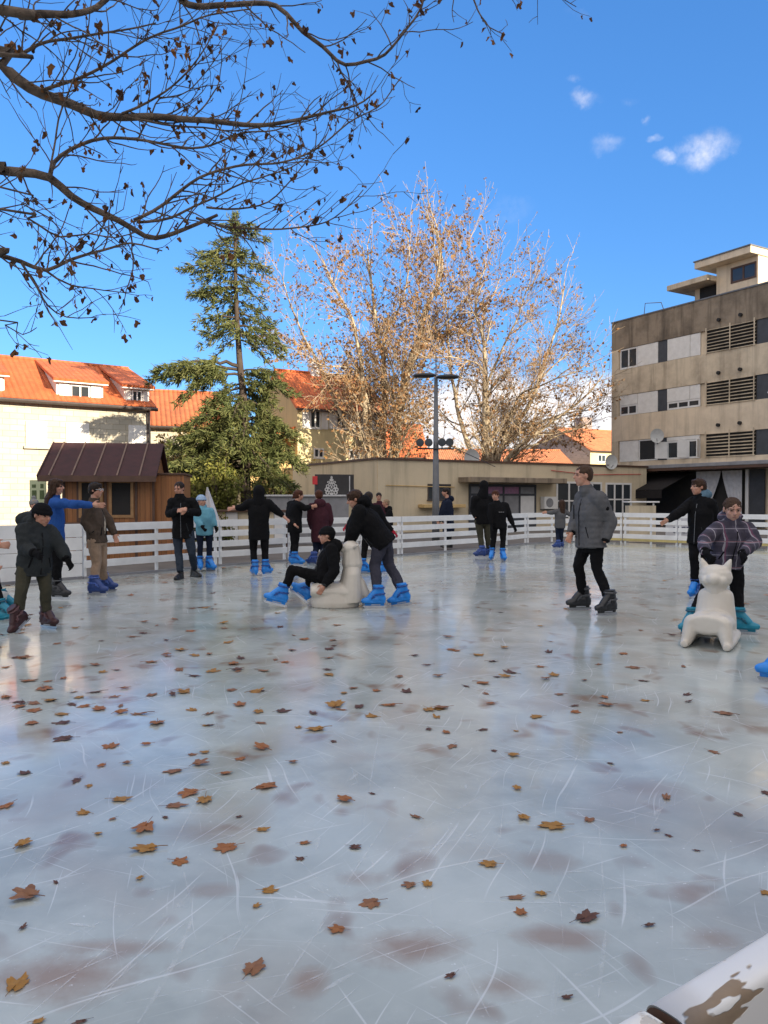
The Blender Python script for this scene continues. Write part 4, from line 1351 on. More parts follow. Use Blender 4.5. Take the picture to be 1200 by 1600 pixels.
def plane_tree(label, Y, base_px, leaders, seed, leafp, leaf, sp=.45):
    g = random.Random(seed)
    base = at(base_px, 780, Y); base.z = -.06
    r = thing('plane_tree', label, 'tree', base, 0, 'bare plane trees behind the flat building')
    trunk, big, tw, lv = MB(), MB(), MB(), Leaves()
    for (pts, r0) in leaders:
        P = [at(px, py, Y + dz) - base for px, py, dz in pts]
        path = smooth_path([Vector((g.uniform(-.3, .3), g.uniform(-.3, .3), 0))] + P if P[0].z > 1 else P, .5)
        n = len(path)
        rad = [max(.02, r0 * (1 - .86 * (i / (n - 1)) ** .8)) for i in range(n)]
        path = [p + Vector((noise.noise(p * .6 + Vector((seed, 0, 0))), noise.noise(p * .6 + Vector((0, seed, 7))), 0)) * .16 for p in path]
        trunk.tube(path, rad, 9, cap=False)
        tot = sum((path[i + 1] - path[i]).length for i in range(n - 1))
        for q in range(5):
            dd = (path[-1] - path[-3]).normalized()
            i = n - 1 - int(q * n * .05)
            ax = rvec(g); ax = (ax - dd * ax.dot(dd)).normalized()
            a = R(g.uniform(10, 45))
            grow(big, tw, lv, g, path[i], dd * math.cos(a) + ax * math.sin(a), tot * g.uniform(.10, .2), max(.02, rad[i] * .7), 2, 3, leaf, .3, leafp * 1.2)
        acc = 0
        nxt = tot * (.33 if P[0].z < 4.5 else .16)
        for i in range(n - 1):
            acc += (path[i + 1] - path[i]).length
            while acc > nxt:
                f = acc / tot
                dd = (path[i + 1] - path[i]).normalized()
                ax = rvec(g); ax.y *= .8
                ax = (ax - dd * ax.dot(dd)).normalized()
                a = R(g.uniform(28, 62))
                L = tot * g.uniform(.16, .30) * (1.15 - .55 * f)
                grow(big, tw, lv, g, path[i], dd * math.cos(a) + ax * math.sin(a), L, max(.02, rad[i] * g.uniform(.3, .5)), 1, 3, leaf, .3, leafp)
                nxt += tot * sp / 10 * g.uniform(.6, 1.4)
    trunk.build('trunk', M['plane_bark'], r, smooth=True)
    b = big.build('limbs', M['plane_bark'], r, smooth=True)
    tw.build('twigs', M['twig_bark'], r)
    lv.mb.build('leaves', M['plane_leaf'], r)
    return r
plane_tree('tall white-stemmed plane tree with sparse orange leaves, behind the yellow house corner', 45.0, 598,
           [([(612, 715, 0), (640, 570, 0), (668, 480, .3), (690, 420, .4), (684, 365, .2)], .42),
            ([(596, 715, .5), (602, 600, .8), (588, 500, 1.0), (580, 430, 1.2), (574, 390, 1.3)], .30),
            ([(578, 715, -.5), (566, 600, -.9), (552, 500, -1.2), (520, 445, -1.4), (504, 405, -1.5)], .28),
            ([(570, 715, .8), (530, 640, 1.5), (492, 560, 2.0), (455, 480, 2.2), (440, 430, 2.3)], .2),
            ([(640, 580, 0), (700, 500, -.8), (742, 450, -1.2), (756, 415, -1.3)], .2),
            ([(598, 560, .8), (630, 470, -1.0), (640, 415, -1.6), (636, 375, -1.8)], .18),
            ([(566, 600, -.9), (500, 570, -2.0), (450, 540, -2.6)], .13),
            ([(650, 550, .3), (715, 520, 1.6), (765, 470, 2.2), (785, 430, 2.4)], .16), ([(660, 500, .3), (715, 430, 1.0), (735, 370, 1.2)], .14)], 5, .22, .19)
plane_tree('wide bare plane tree with ochre leaves inside its crown, right of the street lamp', 43.0, 766,
           [([(757, 722, 0), (759, 620, 0), (756, 540, .3), (745, 490, .5), (750, 455, .6)], .36),
            ([(772, 722, .4), (820, 640, 1.0), (850, 570, 1.4), (872, 500, 1.6), (880, 450, 1.6)], .24),
            ([(790, 722, -.4), (850, 670, -1.0), (905, 630, -1.4), (940, 585, -1.6)], .22),
            ([(740, 722, .3), (718, 650, .9), (702, 570, 1.3), (700, 500, 1.5), (690, 450, 1.5)], .22),
            ([(759, 620, 0), (790, 540, -1.0), (815, 480, -1.4), (828, 440, -1.5)], .18),
            ([(780, 700, .2), (870, 650, 2.0), (925, 640, 2.6), (948, 625, 2.8)], .15),
            ([(765, 722, .6), (800, 650, 1.4), (848, 590, 2.2), (900, 540, 2.6)], .18), ([(790, 722, .2), (850, 690, .2), (900, 670, .1), (925, 658, 0)], .14),
            ([(800, 640, 0), (850, 600, -2), (905, 580, -2.8), (922, 560, -3)], .14),
            ([(759, 600, 0), (720, 560, -1.4), (672, 560, -2.0)], .14)], 9, .085, .18, .40)

# --- the cedar
def cedar():
    g = random.Random(21)
    Y = 27.0
    base = at(384, 780, Y); base.z = -.06
    r = thing('cedar_tree', 'tall dark green cedar with layered drooping branches and a thin top', 'tree', base)
    top = at(368, 334, Y) - base
    path = smooth_path([Vector((0, 0, 0)), at(382, 650, Y) - base, at(374, 560, Y) - base, at(368, 440, Y) - base, top], .4)
    n = len(path)
    MB().tube(path, [.19 * (1 - i / n) + .025 for i in range(n)], 9).build('trunk', M['cedar_bark'], r, smooth=True)
    br, fo = MB(), MB()
    def ppos(z):
        for i in range(n - 1):
            if path[i + 1].z >= z: return path[i].lerp(path[i + 1], (z - path[i].z) / max(1e-6, path[i + 1].z - path[i].z))
        return path[-1].copy()
    def tuft(p, d, s):
        for k in range(8):
            a = (d + rvec(g) * .9 + Vector((0, 0, -.1))).normalized()
            b = a.cross(rvec(g))
            if b.length < .05: continue
            b = b.normalized() * s * g.uniform(.07, .13)
            L = s * g.uniform(.6, 1.3)
            o = p + rvec(g) * s * .35
            fo.add([o - b, o + b, o + a * L + b * .35, o + a * L - b * .35], [(0, 1, 2, 3)])
    def bough(z, az, L, rise, droop, dens=1.0, wide=.34):
        """a flat, drooping cedar bough: spine, side sprays, tufts hanging below its tip"""
        p0 = ppos(z)
        d = Vector((math.cos(az), math.sin(az), 0))
        m = max(4, int(L / .22))
        pts = []
        for i in range(m + 1):
            f = i / m
            pts.append(p0 + d * (L * f) + Vector((0, 0, L * (rise * f - droop * f * f))) + Vector((g.gauss(0, .02), g.gauss(0, .02), g.gauss(0, .02))) * L * .4)
        br.tube(pts, [.05 * L / 2.5 * (1 - f / (m + 1)) + .012 for f in range(m + 1)], 5, cap=False)
        sd = Vector((-d.y, d.x, 0))
        for i in range(1, m + 1):
            f = i / m
            if f < .16: continue
            w = L * wide * math.sin(math.pi * min(1, f * .82 + .12)) ** .8
            k = max(2, int((w / .16) * 1.5 * dens))
            for j in range(k):
                o = g.uniform(-1, 1)
                q = pts[i] + sd * (o * w) + d * (abs(o) * w * .35 + g.uniform(-.1, .1)) + Vector((0, 0, -abs(o) * w * .28 - g.random() ** 2 * .16 * (1 + L * .25) + .04))
                tuft(q, (d + sd * o + Vector((0, 0, -.35))).normalized(), g.uniform(.13, .24))
    def Zp(py): return (at(370, py, Y) - base).z
    s = Y / 1200
    # boughs seen in outline: (height, reach in photo pixels left / right, rise, droop)
    seen = [(352, 0, 34, .15, .3), (352, 22, 0, .3, .3), (362, 0, 48, .1, .25), (372, 30, 0, .2, .3), (392, 62, 0, .12, .12), (396, 0, 32, .1, .3), (388, 36, 0, .3, .2), (404, 48, 0, .2, .2),
            (415, 78, 0, .22, .38), (412, 0, 56, .08, .25), (424, 62, 0, .1, .3), (428, 0, 40, .0, .5), (448, 72, 0, .02, .14), (452, 58, 0, .15, .35), (450, 0, 45, .05, .7), (462, 50, 0, -.05, .5),
            (470, 0, 62, -.1, .55), (480, 30, 0, .0, .8), (488, 0, 60, -.1, .6), (496, 56, 0, .2, .35), (505, 60, 0, .1, .45), (508, 0, 72, -.05, .5), (515, 48, 0, -.05, .5), (520, 0, 70, -.1, .45), (530, 0, 50, -.2, .6), (528, 40, 0, -.3, .7),
            (572, 132, 0, .30, .42), (578, 110, 0, .22, .36), (585, 90, 0, .15, .6), (580, 0, 62, .2, .35), (585, 0, 82, .15, .5), (592, 0, 50, .1, .8), (600, 60, 0, .05, .9), (605, 75, 0, .0, .8),
            (640, 0, 70, .05, .7), (625, 0, 60, .05, .8), (650, 88, 0, -.05, .5), (662, 128, 0, -.08, .28), (672, 100, 0, -.1, .5), (668, 0, 75, -.1, .5), (690, 0, 85, -.1, .35), (700, 130, 0, -.1, .2), (705, 60, 0, -.1, .5), (715, 110, 0, -.1, .3), (722, 0, 75, -.1, .4)]
    for py, lf, rt, rise, droop in seen:
        L = max(lf, rt) * s * 1.02
        az = (math.pi if lf else 0) + g.uniform(-.35, .35)
        dens = 2.3 if py < 560 else 2.9
        bough(Zp(py) - (0 if py < 560 else 0), az, L, rise, droop, dens)
    for py in range(598, 760, 9):
        bough(Zp(py), g.uniform(0, 6.28), g.uniform(.7, 1.5), .05, .6, 2.2)
    for py, lf, rt in ((640, 95, 0), (655, 0, 88), (680, 118, 0), (695, 0, 92), (712, 128, 0), (730, 95, 0), (735, 0, 80), (748, 80, 0)):
        bough(Zp(py), (math.pi if lf else 0) + g.uniform(-.6, .6), max(lf, rt) * s, .08, .42, 2.4)
    # the boughs that reach toward and away from the viewer
    for py in list(range(350, 545, 13)) + list(range(575, 740, 11)):
        for _ in range(2):
            az = g.choice([-1, 1]) * math.pi / 2 + g.uniform(-.8, .8)
            f = (py - 335) / 400
            L = (.34 + 1.9 * f) * g.uniform(.5, 1.0)
            if 530 < py < 605: continue
            bough(Zp(py), az, L, .1, .45, 1.2 if py < 560 else 2.2)
    for k in range(60):
        tuft(top + Vector((g.gauss(0, .09), g.gauss(0, .09), -g.random() * .7)), Vector((0, 0, 1)), .14)
    br.build('boughs', M['cedar_bark'], r)
    fo.build('crown', M['cedar_leaf'], r)
cedar()

def shrub(name, label, loc, rx, ry, h, mat, seed, n=2600, size=.12, stems=7, group=None):
    g = random.Random(seed)
    r = thing(name, label, 'shrub', loc, 0, group)
    st, fo = MB(), MB()
    tips = []
    for k in range(stems * 5):
        a = g.uniform(0, 6.28); q = g.random() ** .5
        t = Vector((math.cos(a) * rx * q, math.sin(a) * ry * q, h * g.uniform(.3, 1) * (1 - .45 * q * q)))
        b = Vector((t.x * .25, t.y * .25, 0))
        m = b.lerp(t, .5) + Vector((g.gauss(0, .08), g.gauss(0, .08), .1 * h))
        P = smooth_path([b, m, t], .25)
        st.tube(P, [.03 * (1 - i / len(P)) + .006 for i in range(len(P))], 4, cap=False)
        tips.append((P, g.uniform(.2, .42) * min(rx, h) * .8))
    for k in range(n):
        P, cr = g.choice(tips)
        p = P[int(len(P) * g.uniform(.45, .999))] + rvec(g) * cr * g.random() ** .6
        if p.z < .05: continue
        d = (rvec(g) + Vector((0, 0, .3))).normalized()
        a = d.cross(rvec(g))
        if a.length < .05: continue
        a = a.normalized() * size * .3
        L = size * g.uniform(.7, 1.3)
        fo.add([p, p + d * L * .5 + a, p + d * L, p + d * L * .5 - a], [(0, 1, 2, 3)])
    st.build('stems', M['cedar_bark'], r)
    fo.build('foliage', mat, r)
    return r
c = at(342, 780, 25.4); c.z = -.06
shrub('conifer_shrub', 'bright yellow-green bush under the cedar, behind the light blue jacket child', c, 1.15, .9, at(340, 700, 25.4).z, M['shrub_leaf'], 3, 5200, .13, 9)
c = at(305, 780, 27.5); c.z = -.06
shrub('leafy_shrub', 'pale green shrub between the hut and the bright bush', c, .95, .8, at(300, 668, 27.5).z, M['ivy_leaf'], 4, 3400, .14, 8)
c = at(300, 780, 33.6); c.z = -.06
shrub('creeper', 'broad orange-green creeper over the wall behind the cedar', c, 1.9, .6, at(268, 650, 33.6).z, M['ivy_leaf'], 16, 5200, .2, 10)
c = at(268, 780, 31.0); c.z = -.06
shrub('creeper', 'autumn creeper climbing the wall below the weathered orange roof', c, 1.3, .5, at(268, 655, 31.0).z, M['ivy_leaf'], 6, 3800, .16, 9)
c = at(430, 780, 29.0); c.z = -.06
shrub('dark_shrub', 'dark green shrub right of the cedar trunk, beside the flat building', c, 1.0, .8, at(430, 712, 29.0).z, M['cedar_leaf'], 7, 3400, .14, 8)
c = at(336, 780, 21.3); c.z = -.06
shrub('low_plant', 'small yellow-green plant just behind the barrier', c, .55, .3, at(330, 788, 21.3).z, M['shrub_leaf'], 8, 1200, .09, 5)
c = at(485, 780, 43.4); c.z = -.06
shrub('garden_tree', 'yellow-leaved garden tree below the yellow house windows', c + Vector((0, 0, 0)), 2.2, 1.0, at(485, 704, 43.4).z, M['ivy_leaf'], 12, 3000, .2, 9)

# --- the near plane tree whose branches hang into the picture, upper left
def near_tree():
    g = random.Random(33)
    T = Vector((-8.9, 5.6, -.06))
    r = thing('near_plane_tree', 'near plane tree whose dark bare branches hang into the upper left sky', 'tree', T)
    trunk, big, tw, lv = MB(), MB(), MB(), Leaves()
    k_ = 680 / 1200
    def C(pts, Y0, dY=0):
        out = []
        for i, (x, y) in enumerate(pts):
            out.append(at(x * k_, y * k_, Y0 + dY * i / max(1, len(pts) - 1)) - T)
        return out
    trunk.tube(smooth_path([Vector((0, 0, 0)), Vector((.1, 0, 1.8)), Vector((.3, .1, 3.2)), Vector((.2, .2, 5.2)), Vector((-.2, .3, 8))], .3), .26, 12)
    def twigs(path, rad, dens, size=1.0, leafp=.42):
        tot = 0
        for i in range(1, len(path) - 1):
            seg = (path[i + 1] - path[i]); tot += seg.length
            if g.random() > dens * 1.7: continue
            dd = seg.normalized()
            ax = rvec(g); ax.y *= .55
            ax = (ax - dd * ax.dot(dd))
            if ax.length < .1: continue
            ax.normalize()
            a = R(g.uniform(25, 62))
            d = dd * math.cos(a) + ax * math.sin(a)
            q = path[i].copy(); L = g.uniform(.15, .95) * size
            n = max(3, int(L / .06))
            pts = [q.copy()]
            for j in range(n):
                d = (d + rvec(g) * .22 + Vector((0, 0, .05))).normalized()
                q = q + d * (L / n); pts.append(q.copy())
                if j > 0 and g.random() < .36:
                    e = (d + rvec(g) * .8).normalized(); l2 = g.uniform(.05, .22)
                    sub_ = [q.copy(), q + e * l2 * .5 + rvec(g) * .008, q + e * l2]
                    tw.tube(sub_, [.0032, .0026, .0018], 3, cap=False)
                    if g.random() < leafp: lv.crumple(sub_[-1], g, g.uniform(.03, .062))
                if g.random() < leafp * .36: lv.crumple(q, g, g.uniform(.028, .058))
            r0 = min(.0055, rad[i] * .45)
            tw.tube(pts, [r0 * (1 - .7 * j / n) + .0012 for j in range(n + 1)], 4, cap=False)
    def limb(pts, Y0, dY, r0, r1, dens=.5, size=1.0, root=None, leafp=.42):
        r0 *= .92
        P = C(pts, Y0, dY)
        if root is not None: P = [Vector(root), Vector(root).lerp(P[0], .55) + Vector((0, 0, .12))] + P
        path = smooth_path(P, .07)
        path = [p + Vector((noise.noise(p * 3.1), noise.noise(p * 3.1 + Vector((9, 0, 0))), noise.noise(p * 3.1 + Vector((0, 9, 0))))) * .022 for p in path]
        n = len(path)
        i0 = 0
        if root is not None:
            for i, p in enumerate(path):
                if (p - P[2]).length < .1: i0 = i; break
        rad = [r0 + (r1 - r0) * (max(0, i - i0) / max(1, n - 1 - i0)) ** .75 + (0.05 * (1 - i / i0) if i0 and i < i0 else 0) for i in range(n)]
        big.tube(path, rad, 8 if r0 > .02 else 5, cap=True)
        twigs(path[i0:], rad[i0:], dens, size, leafp)
        return path
    tr = (.3, .1, 3.2)
    limb([(0, 30), (57 / k_ * .57, 46), (110, 44), (200, 40), (270, 18), (310, -20)], 5.2, .5, .042, .018, .4, .8, (.2, .2, 5.2))
    limb([(380, -60), (490, 0), (540, 20), (640, 15), (760, 15), (830, 90), (890, 130), (950, 180), (1040, 165), (1100, 110), (1140, 50), (1165, 0), (1172, -30)], 6.0, .4, .034, .007, .5, .7, (-.2, .3, 8))
    limb([(-60, 130), (0, 180), (50, 220), (120, 260), (200, 290), (270, 315), (350, 320), (440, 325), (560, 330), (700, 350), (800, 330), (900, 310), (980, 290), (1040, 250)], 5.7, .5, .055, .005, .55, .8, (.25, .15, 4.4))
    limb([(-80, 460), (0, 470), (60, 475), (140, 490), (200, 540), (260, 580), (330, 615), (380, 640), (430, 655), (530, 622), (600, 590)], 5.6, .4, .05, .012, .35, .8, tr)
    limb([(370, 612), (450, 562), (550, 490), (650, 460), (780, 450), (870, 410), (960, 340), (1060, 280), (1108, 215)], 5.9, .3, .017, .004, .75, .7)
    limb([(380, 615), (470, 600), (560, 560), (640, 520), (720, 490), (800, 460), (850, 430)], 5.95, -.3, .014, .004, .75, .6)
    limb([(540, 600), (620, 625), (700, 632), (800, 632), (900, 615), (960, 570), (1000, 525)], 6.0, .2, .013, .004, .8, .6)
    limb([(140, 490), (150, 445), (200, 410), (290, 382), (400, 388), (500, 408), (560, 405), (660, 372), (760, 358), (860, 322)], 5.65, .6, .02, .004, .6, .7)
    limb([(570, 570), (660, 575), (740, 555), (800, 500), (850, 440), (900, 370)], 6.0, .3, .011, .003, .7, .6)
    limb([(140, 480), (150, 380), (180, 270), (225, 150), (250, 60), (255, -20)], 5.5, .2, .009, .004, .3, .5)
    limb([(0, 150), (60, 152), (140, 120), (230, 98), (330, 85), (430, 60)], 5.4, .4, .02, .005, .6, .7, (.22, .2, 5.0))
    limb([(120, 250), (220, 215), (310, 170), (420, 100), (500, 70), (580, 42), (690, 28)], 5.75, .3, .016, .005, .6, .7)
    limb([(340, 310), (430, 270), (500, 215), (560, 140), (600, 60)], 5.9, .3, .013, .004, .7, .6)
    limb([(380, 390), (420, 310), (440, 275), (520, 250), (640, 100)], 5.95, .2, .008, .003, .5, .6)
    limb([(350, 320), (450, 345), (560, 350), (650, 365), (760, 340)], 5.9, .3, .012, .004, .7, .6)
    limb([(-60, 690), (0, 710), (60, 728), (130, 748), (190, 720), (280, 690), (360, 672), (450, 690)], 5.3, .6, .026, .005, .8, .7, (.28, .1, 3.0))
    limb([(0, 580), (80, 600), (170, 650), (250, 640), (320, 650), (380, 640)], 5.2, .4, .012, .004, .8, .6, (.3, .1, 3.6))
    limb([(60, 730), (100, 790), (130, 840), (180, 872), (270, 868)], 5.35, .2, .011, .003, .9, .5)
    limb([(130, 748), (200, 790), (290, 800), (370, 805)], 5.4, .3, .010, .003, .9, .5)
    limb([(-40, 880), (10, 900), (60, 925), (100, 905)], 5.2, .2, .008, .003, .9, .4, (.25, .1, 2.8))
    limb([(0, 520), (60, 560), (140, 600), (180, 660), (200, 740)], 5.3, .3, .010, .003, .8, .6, (.3, .1, 3.4))
    limb([(1290, -40), (1320, 30), (1350, 80), (1390, 100)], 6.2, .1, .010, .003, .8, .5, None)
    limb([(1172, -30), (1230, -60), (1290, -40)], 6.4, -.2, .012, .010, .1, .4, None)
    limb([(1290, -40), (1420, -60), (1540, -10), (1590, 15)], 6.2, .2, .009, .003, .3, .35, None)
    limb([(700, 60), (690, 30), (700, 0)], 6.0, .1, .006, .003, .8, .5)
    trunk.build('trunk', M['plane_bark'], r, smooth=True)
    big.build('branches', M['near_bark'], r, smooth=True)
    tw.build('twigs', M['near_bark'], r)
    # withered leaves still hanging
    for (x, y, s) in [(130, 170, .12), (15, 103, .13), (333, 235, .1), (240, 650, .13), (463, 132, .09), (845, 65, .08), (943, 128, .09), (265, 50, .1), (45, 705, .1), (375, 810, .08), (735, 102, .08), (1140, 5, .08), (875, 590, .08), (940, 640, .09)]:
        p = at(x * k_, y * k_, 5.7) - T
        lv.crumple(p, g, s * .8)
    lv.mb.build('leaves', M['dry_leaf'], r)
near_tree()
# ------------------------------------------------------------------ figures
def skin(name, c):
    t = NT(name)
    v = t.coord()
    n = t.noise(v, 14, 4)
    t.col(t.mix(t.rng(n.outputs['Fac'], .35, .65), c, (c[0] * .88, c[1] * .72, c[2] * .66)))
    t.rough(.55)
    t.b.inputs['Subsurface Weight'].default_value = .12
    t.b.inputs['Subsurface Radius'].default_value = (.012, .004, .002)
    return t.m
M['skin'] = skin('skin', (.51, .285, .20))
M['skin_pale'] = skin('skin_pale', (.52, .32, .245))
M['hair_black'] = pm('black_hair', (.016, .012, .010), (.03, .02, .016), 40, .5, .6, 90, stretch=(1, 1, .2))
M['hair_brown'] = pm('brown_hair', (.055, .028, .016), (.03, .016, .010), 40, .5, .6, 90, stretch=(1, 1, .2))
M['hair_auburn'] = pm('auburn_hair', (.085, .03, .016), (.05, .018, .010), 40, .5, .6, 90, stretch=(1, 1, .2))
M['hair_short'] = pm('cropped_hair', (.075, .045, .030), (.05, .03, .02), 60, .7, .5, 120)
M['hair_fair'] = pm('fair_hair', (.30, .22, .14), (.22, .15, .09), 40, .6, .5, 90)
for k_h in ('hair_black', 'hair_brown', 'hair_auburn', 'hair_short', 'hair_fair'): M[k_h].node_tree.nodes['Principled BSDF'].inputs['Specular IOR Level'].default_value = .15
M['eye'] = pm('eye', (.03, .02, .016), (.02, .014, .012), 20, .2)
M['lips'] = pm('lips', (.33, .13, .10), (.27, .10, .08), 20, .45)
for k, c in dict(black=(.007, .007, .008), charcoal=(.030, .034, .036), blue=(.025, .085, .30), brown=(.075, .055, .042), jeans=(.028, .038, .055), olive=(.055, .052, .036), beige=(.30, .21, .145),
                 sky=(.13, .33, .42), maroon=(.055, .018, .026), slate_trousers=(.045, .045, .062), navy=(.012, .017, .034), grey=(.105, .105, .11), hood_blue=(.11, .19, .26), red_knit=(.35, .02, .04),
                 pale_hat=(.30, .42, .58), black_trousers=(.006, .006, .007), grey_hat=(.22, .22, .22), cream_shirt=(.42, .36, .28), purple=(.08, .06, .13), white_scarf=(.5, .5, .5), dusk_coat=(.10, .09, .11)).items():
    M['f_' + k] = fabric('cloth_' + k, c)
def m_plaid():
    t = NT('plaid_cloth')
    v = t.coord()
    sp = t.n('ShaderNodeSeparateXYZ'); t.l(v, sp.inputs[0])
    def bands(o, period, w, ph=0.):
        f = t.math('FRACT', t.math('ADD', t.math('DIVIDE', o, period), ph))
        return t.math('LESS_THAN', f, w)
    x, z = t.math('ADD', sp.outputs['X'], t.math('MULTIPLY', sp.outputs['Y'], .6)), sp.outputs['Z']
    a = t.mix(t.math('MULTIPLY', bands(x, .13, .5), .55), (.060, .052, .080), (.022, .02, .032))
    a = t.mix(t.math('MULTIPLY', bands(z, .14, .5), .55), a, (.024, .02, .034))
    a = t.mix(t.math('MULTIPLY', bands(x, .13, .075, .28), .75), a, (.36, .34, .38))
    a = t.mix(t.math('MULTIPLY', bands(z, .14, .07, .25), .6), a, (.30, .28, .33))
    a = t.mix(t.math('MULTIPLY', bands(x, .26, .05, .6), .7), a, (.16, .05, .10))
    a = t.mix(t.math('MULTIPLY', bands(z, .28, .03, .6), .7), a, (.26, .12, .14))
    t.col(a); t.rough(.9)
    t.bump(t.noise(v, 24, 4).outputs['Fac'], .4, .012)
    return t.m
M['plaid'] = m_plaid()
for k, c in dict(skate_blue=(.015, .23, .72), skate_navy=(.02, .055, .22), skate_grey=(.018, .019, .023), skate_black=(.02, .02, .023), skate_red=(.045, .012, .014), skate_teal=(.01, .24, .36), shoe_black=(.014, .014, .016)).items():
    M[k] = pm(k + '_plastic', c, tuple(x * .8 for x in c), 9, .38, .15, 40)
M['steel'] = pm('blade_steel', (.55, .57, .60), (.45, .46, .5), 20, .3, metal=.8)
M['holder_white'] = pm('blade_holder', (.42, .44, .48), (.34, .36, .4), 10, .5)
M['plastic_white'] = pm('white_aid_plastic', (.62, .58, .51), (.54, .49, .42), 2.4, .45, .25, 26, .008)

class Clay:
    """closed overlapping shapes that are fused into one continuous skin"""
    def __init__(s): s.m = MB()
    def ell(s, c, r, ax=None, n=14):
        ax = ax or (Vector((1, 0, 0)), Vector((0, 1, 0)), Vector((0, 0, 1)))
        vs, fs = [], []
        m = n // 2 + 1
        c = Vector(c)
        for i in range(1, m):
            t = math.pi * i / m
            for j in range(n):
                a = 2 * math.pi * j / n
                vs.append(c + ax[0] * (r[0] * math.sin(t) * math.cos(a)) + ax[1] * (r[1] * math.sin(t) * math.sin(a)) + ax[2] * (r[2] * math.cos(t)))
        for i in range(m - 2):
            for j in range(n): fs.append((i * n + j, (i + 1) * n + j, (i + 1) * n + (j + 1) % n, i * n + (j + 1) % n))
        k = len(vs); vs += [c + ax[2] * r[2], c - ax[2] * r[2]]
        for j in range(n):
            fs.append((k, j, (j + 1) % n)); fs.append((k + 1, (m - 2) * n + (j + 1) % n, (m - 2) * n + j))
        s.m.add(vs, fs); return s
    def loft(s, rings, n=18):
        """rings of (centre, half-axis a, half-axis b), flat ends"""
        vs, fs = [], []
        for c, a, b in rings:
            for j in range(n):
                t = 2 * math.pi * j / n
                vs.append(Vector(c) + a * math.cos(t) + b * math.sin(t))
        for i in range(len(rings) - 1):
            for j in range(n): fs.append((i * n + j, i * n + (j + 1) % n, (i + 1) * n + (j + 1) % n, (i + 1) * n + j))
        fs += [tuple(range(n - 1, -1, -1)), tuple((len(rings) - 1) * n + j for j in range(n))]
        s.m.add(vs, fs); return s
    def cap(s, p0, p1, r0, r1, round0=True, round1=True, n=12):
        p0, p1 = Vector(p0), Vector(p1)
        d = (p1 - p0)
        if d.length < 1e-5: d = Vector((0, 0, 1e-4))
        d.normalize()
        a = d.orthogonal().normalized(); b = d.cross(a)
        R_ = []
        if round0:
            for t in (80, 55, 28): R_.append((p0 - d * r0 * math.sin(R(t)), a * r0 * math.cos(R(t)), b * r0 * math.cos(R(t))))
        R_.append((p0, a * r0, b * r0)); R_.append((p1, a * r1, b * r1))
        if round1:
            for t in (28, 55, 80): R_.append((p1 + d * r1 * math.sin(R(t)), a * r1 * math.cos(R(t)), b * r1 * math.cos(R(t))))
        return s.loft(R_, n)
    def build(s, name, mat, parent, voxel=.01, smooth=4, wrinkle=0., wscale=14., quilt=None, keep=1.0):
        me = bpy.data.meshes.new(name + '_clay')
        me.from_pydata(s.m.v, [], s.m.f)
        o = bpy.data.objects.new('clay', me)
        COL.objects.link(o)
        md = o.modifiers.new('r', 'REMESH'); md.mode = 'VOXEL'; md.voxel_size = voxel
        if smooth:
            m2 = o.modifiers.new('s', 'SMOOTH'); m2.factor = .5; m2.iterations = smooth
        dg = bpy.context.evaluated_depsgraph_get()
        out = bpy.data.meshes.new_from_object(o.evaluated_get(dg))
        bpy.data.objects.remove(o); bpy.data.meshes.remove(me)
        out.name = name
        out.materials.clear(); out.materials.append(mat)
        n = len(out.vertices)
        if (wrinkle or quilt) and n:
            co = np.empty(n * 3); out.vertices.foreach_get('co', co); co = co.reshape(-1, 3)
            no = np.empty(n * 3); out.vertex_normals.foreach_get('vector', no); no = no.reshape(-1, 3)
            dsp = np.zeros(n)
            if wrinkle:
                for i in range(n):
                    p = Vector(co[i]) * wscale
                    p.z *= .75
                    a_ = noise.noise(p)
                    dsp[i] = (a_ * .8 + (.5 - abs(noise.noise(p * 1.7 + Vector((3, 7, 1))))) * 1.1 + .35 * noise.noise(p * 3.2)) * wrinkle
            if quilt:
                per, amp = quilt
                dsp += -amp * np.abs(np.cos(math.pi * co[:, 2] / per)) ** 6
            co += no * dsp[:, None]
            out.vertices.foreach_set('co', co.ravel())
        out.polygons.foreach_set('use_smooth', [True] * len(out.polygons))
        out.update()
        return link(name, out, parent)

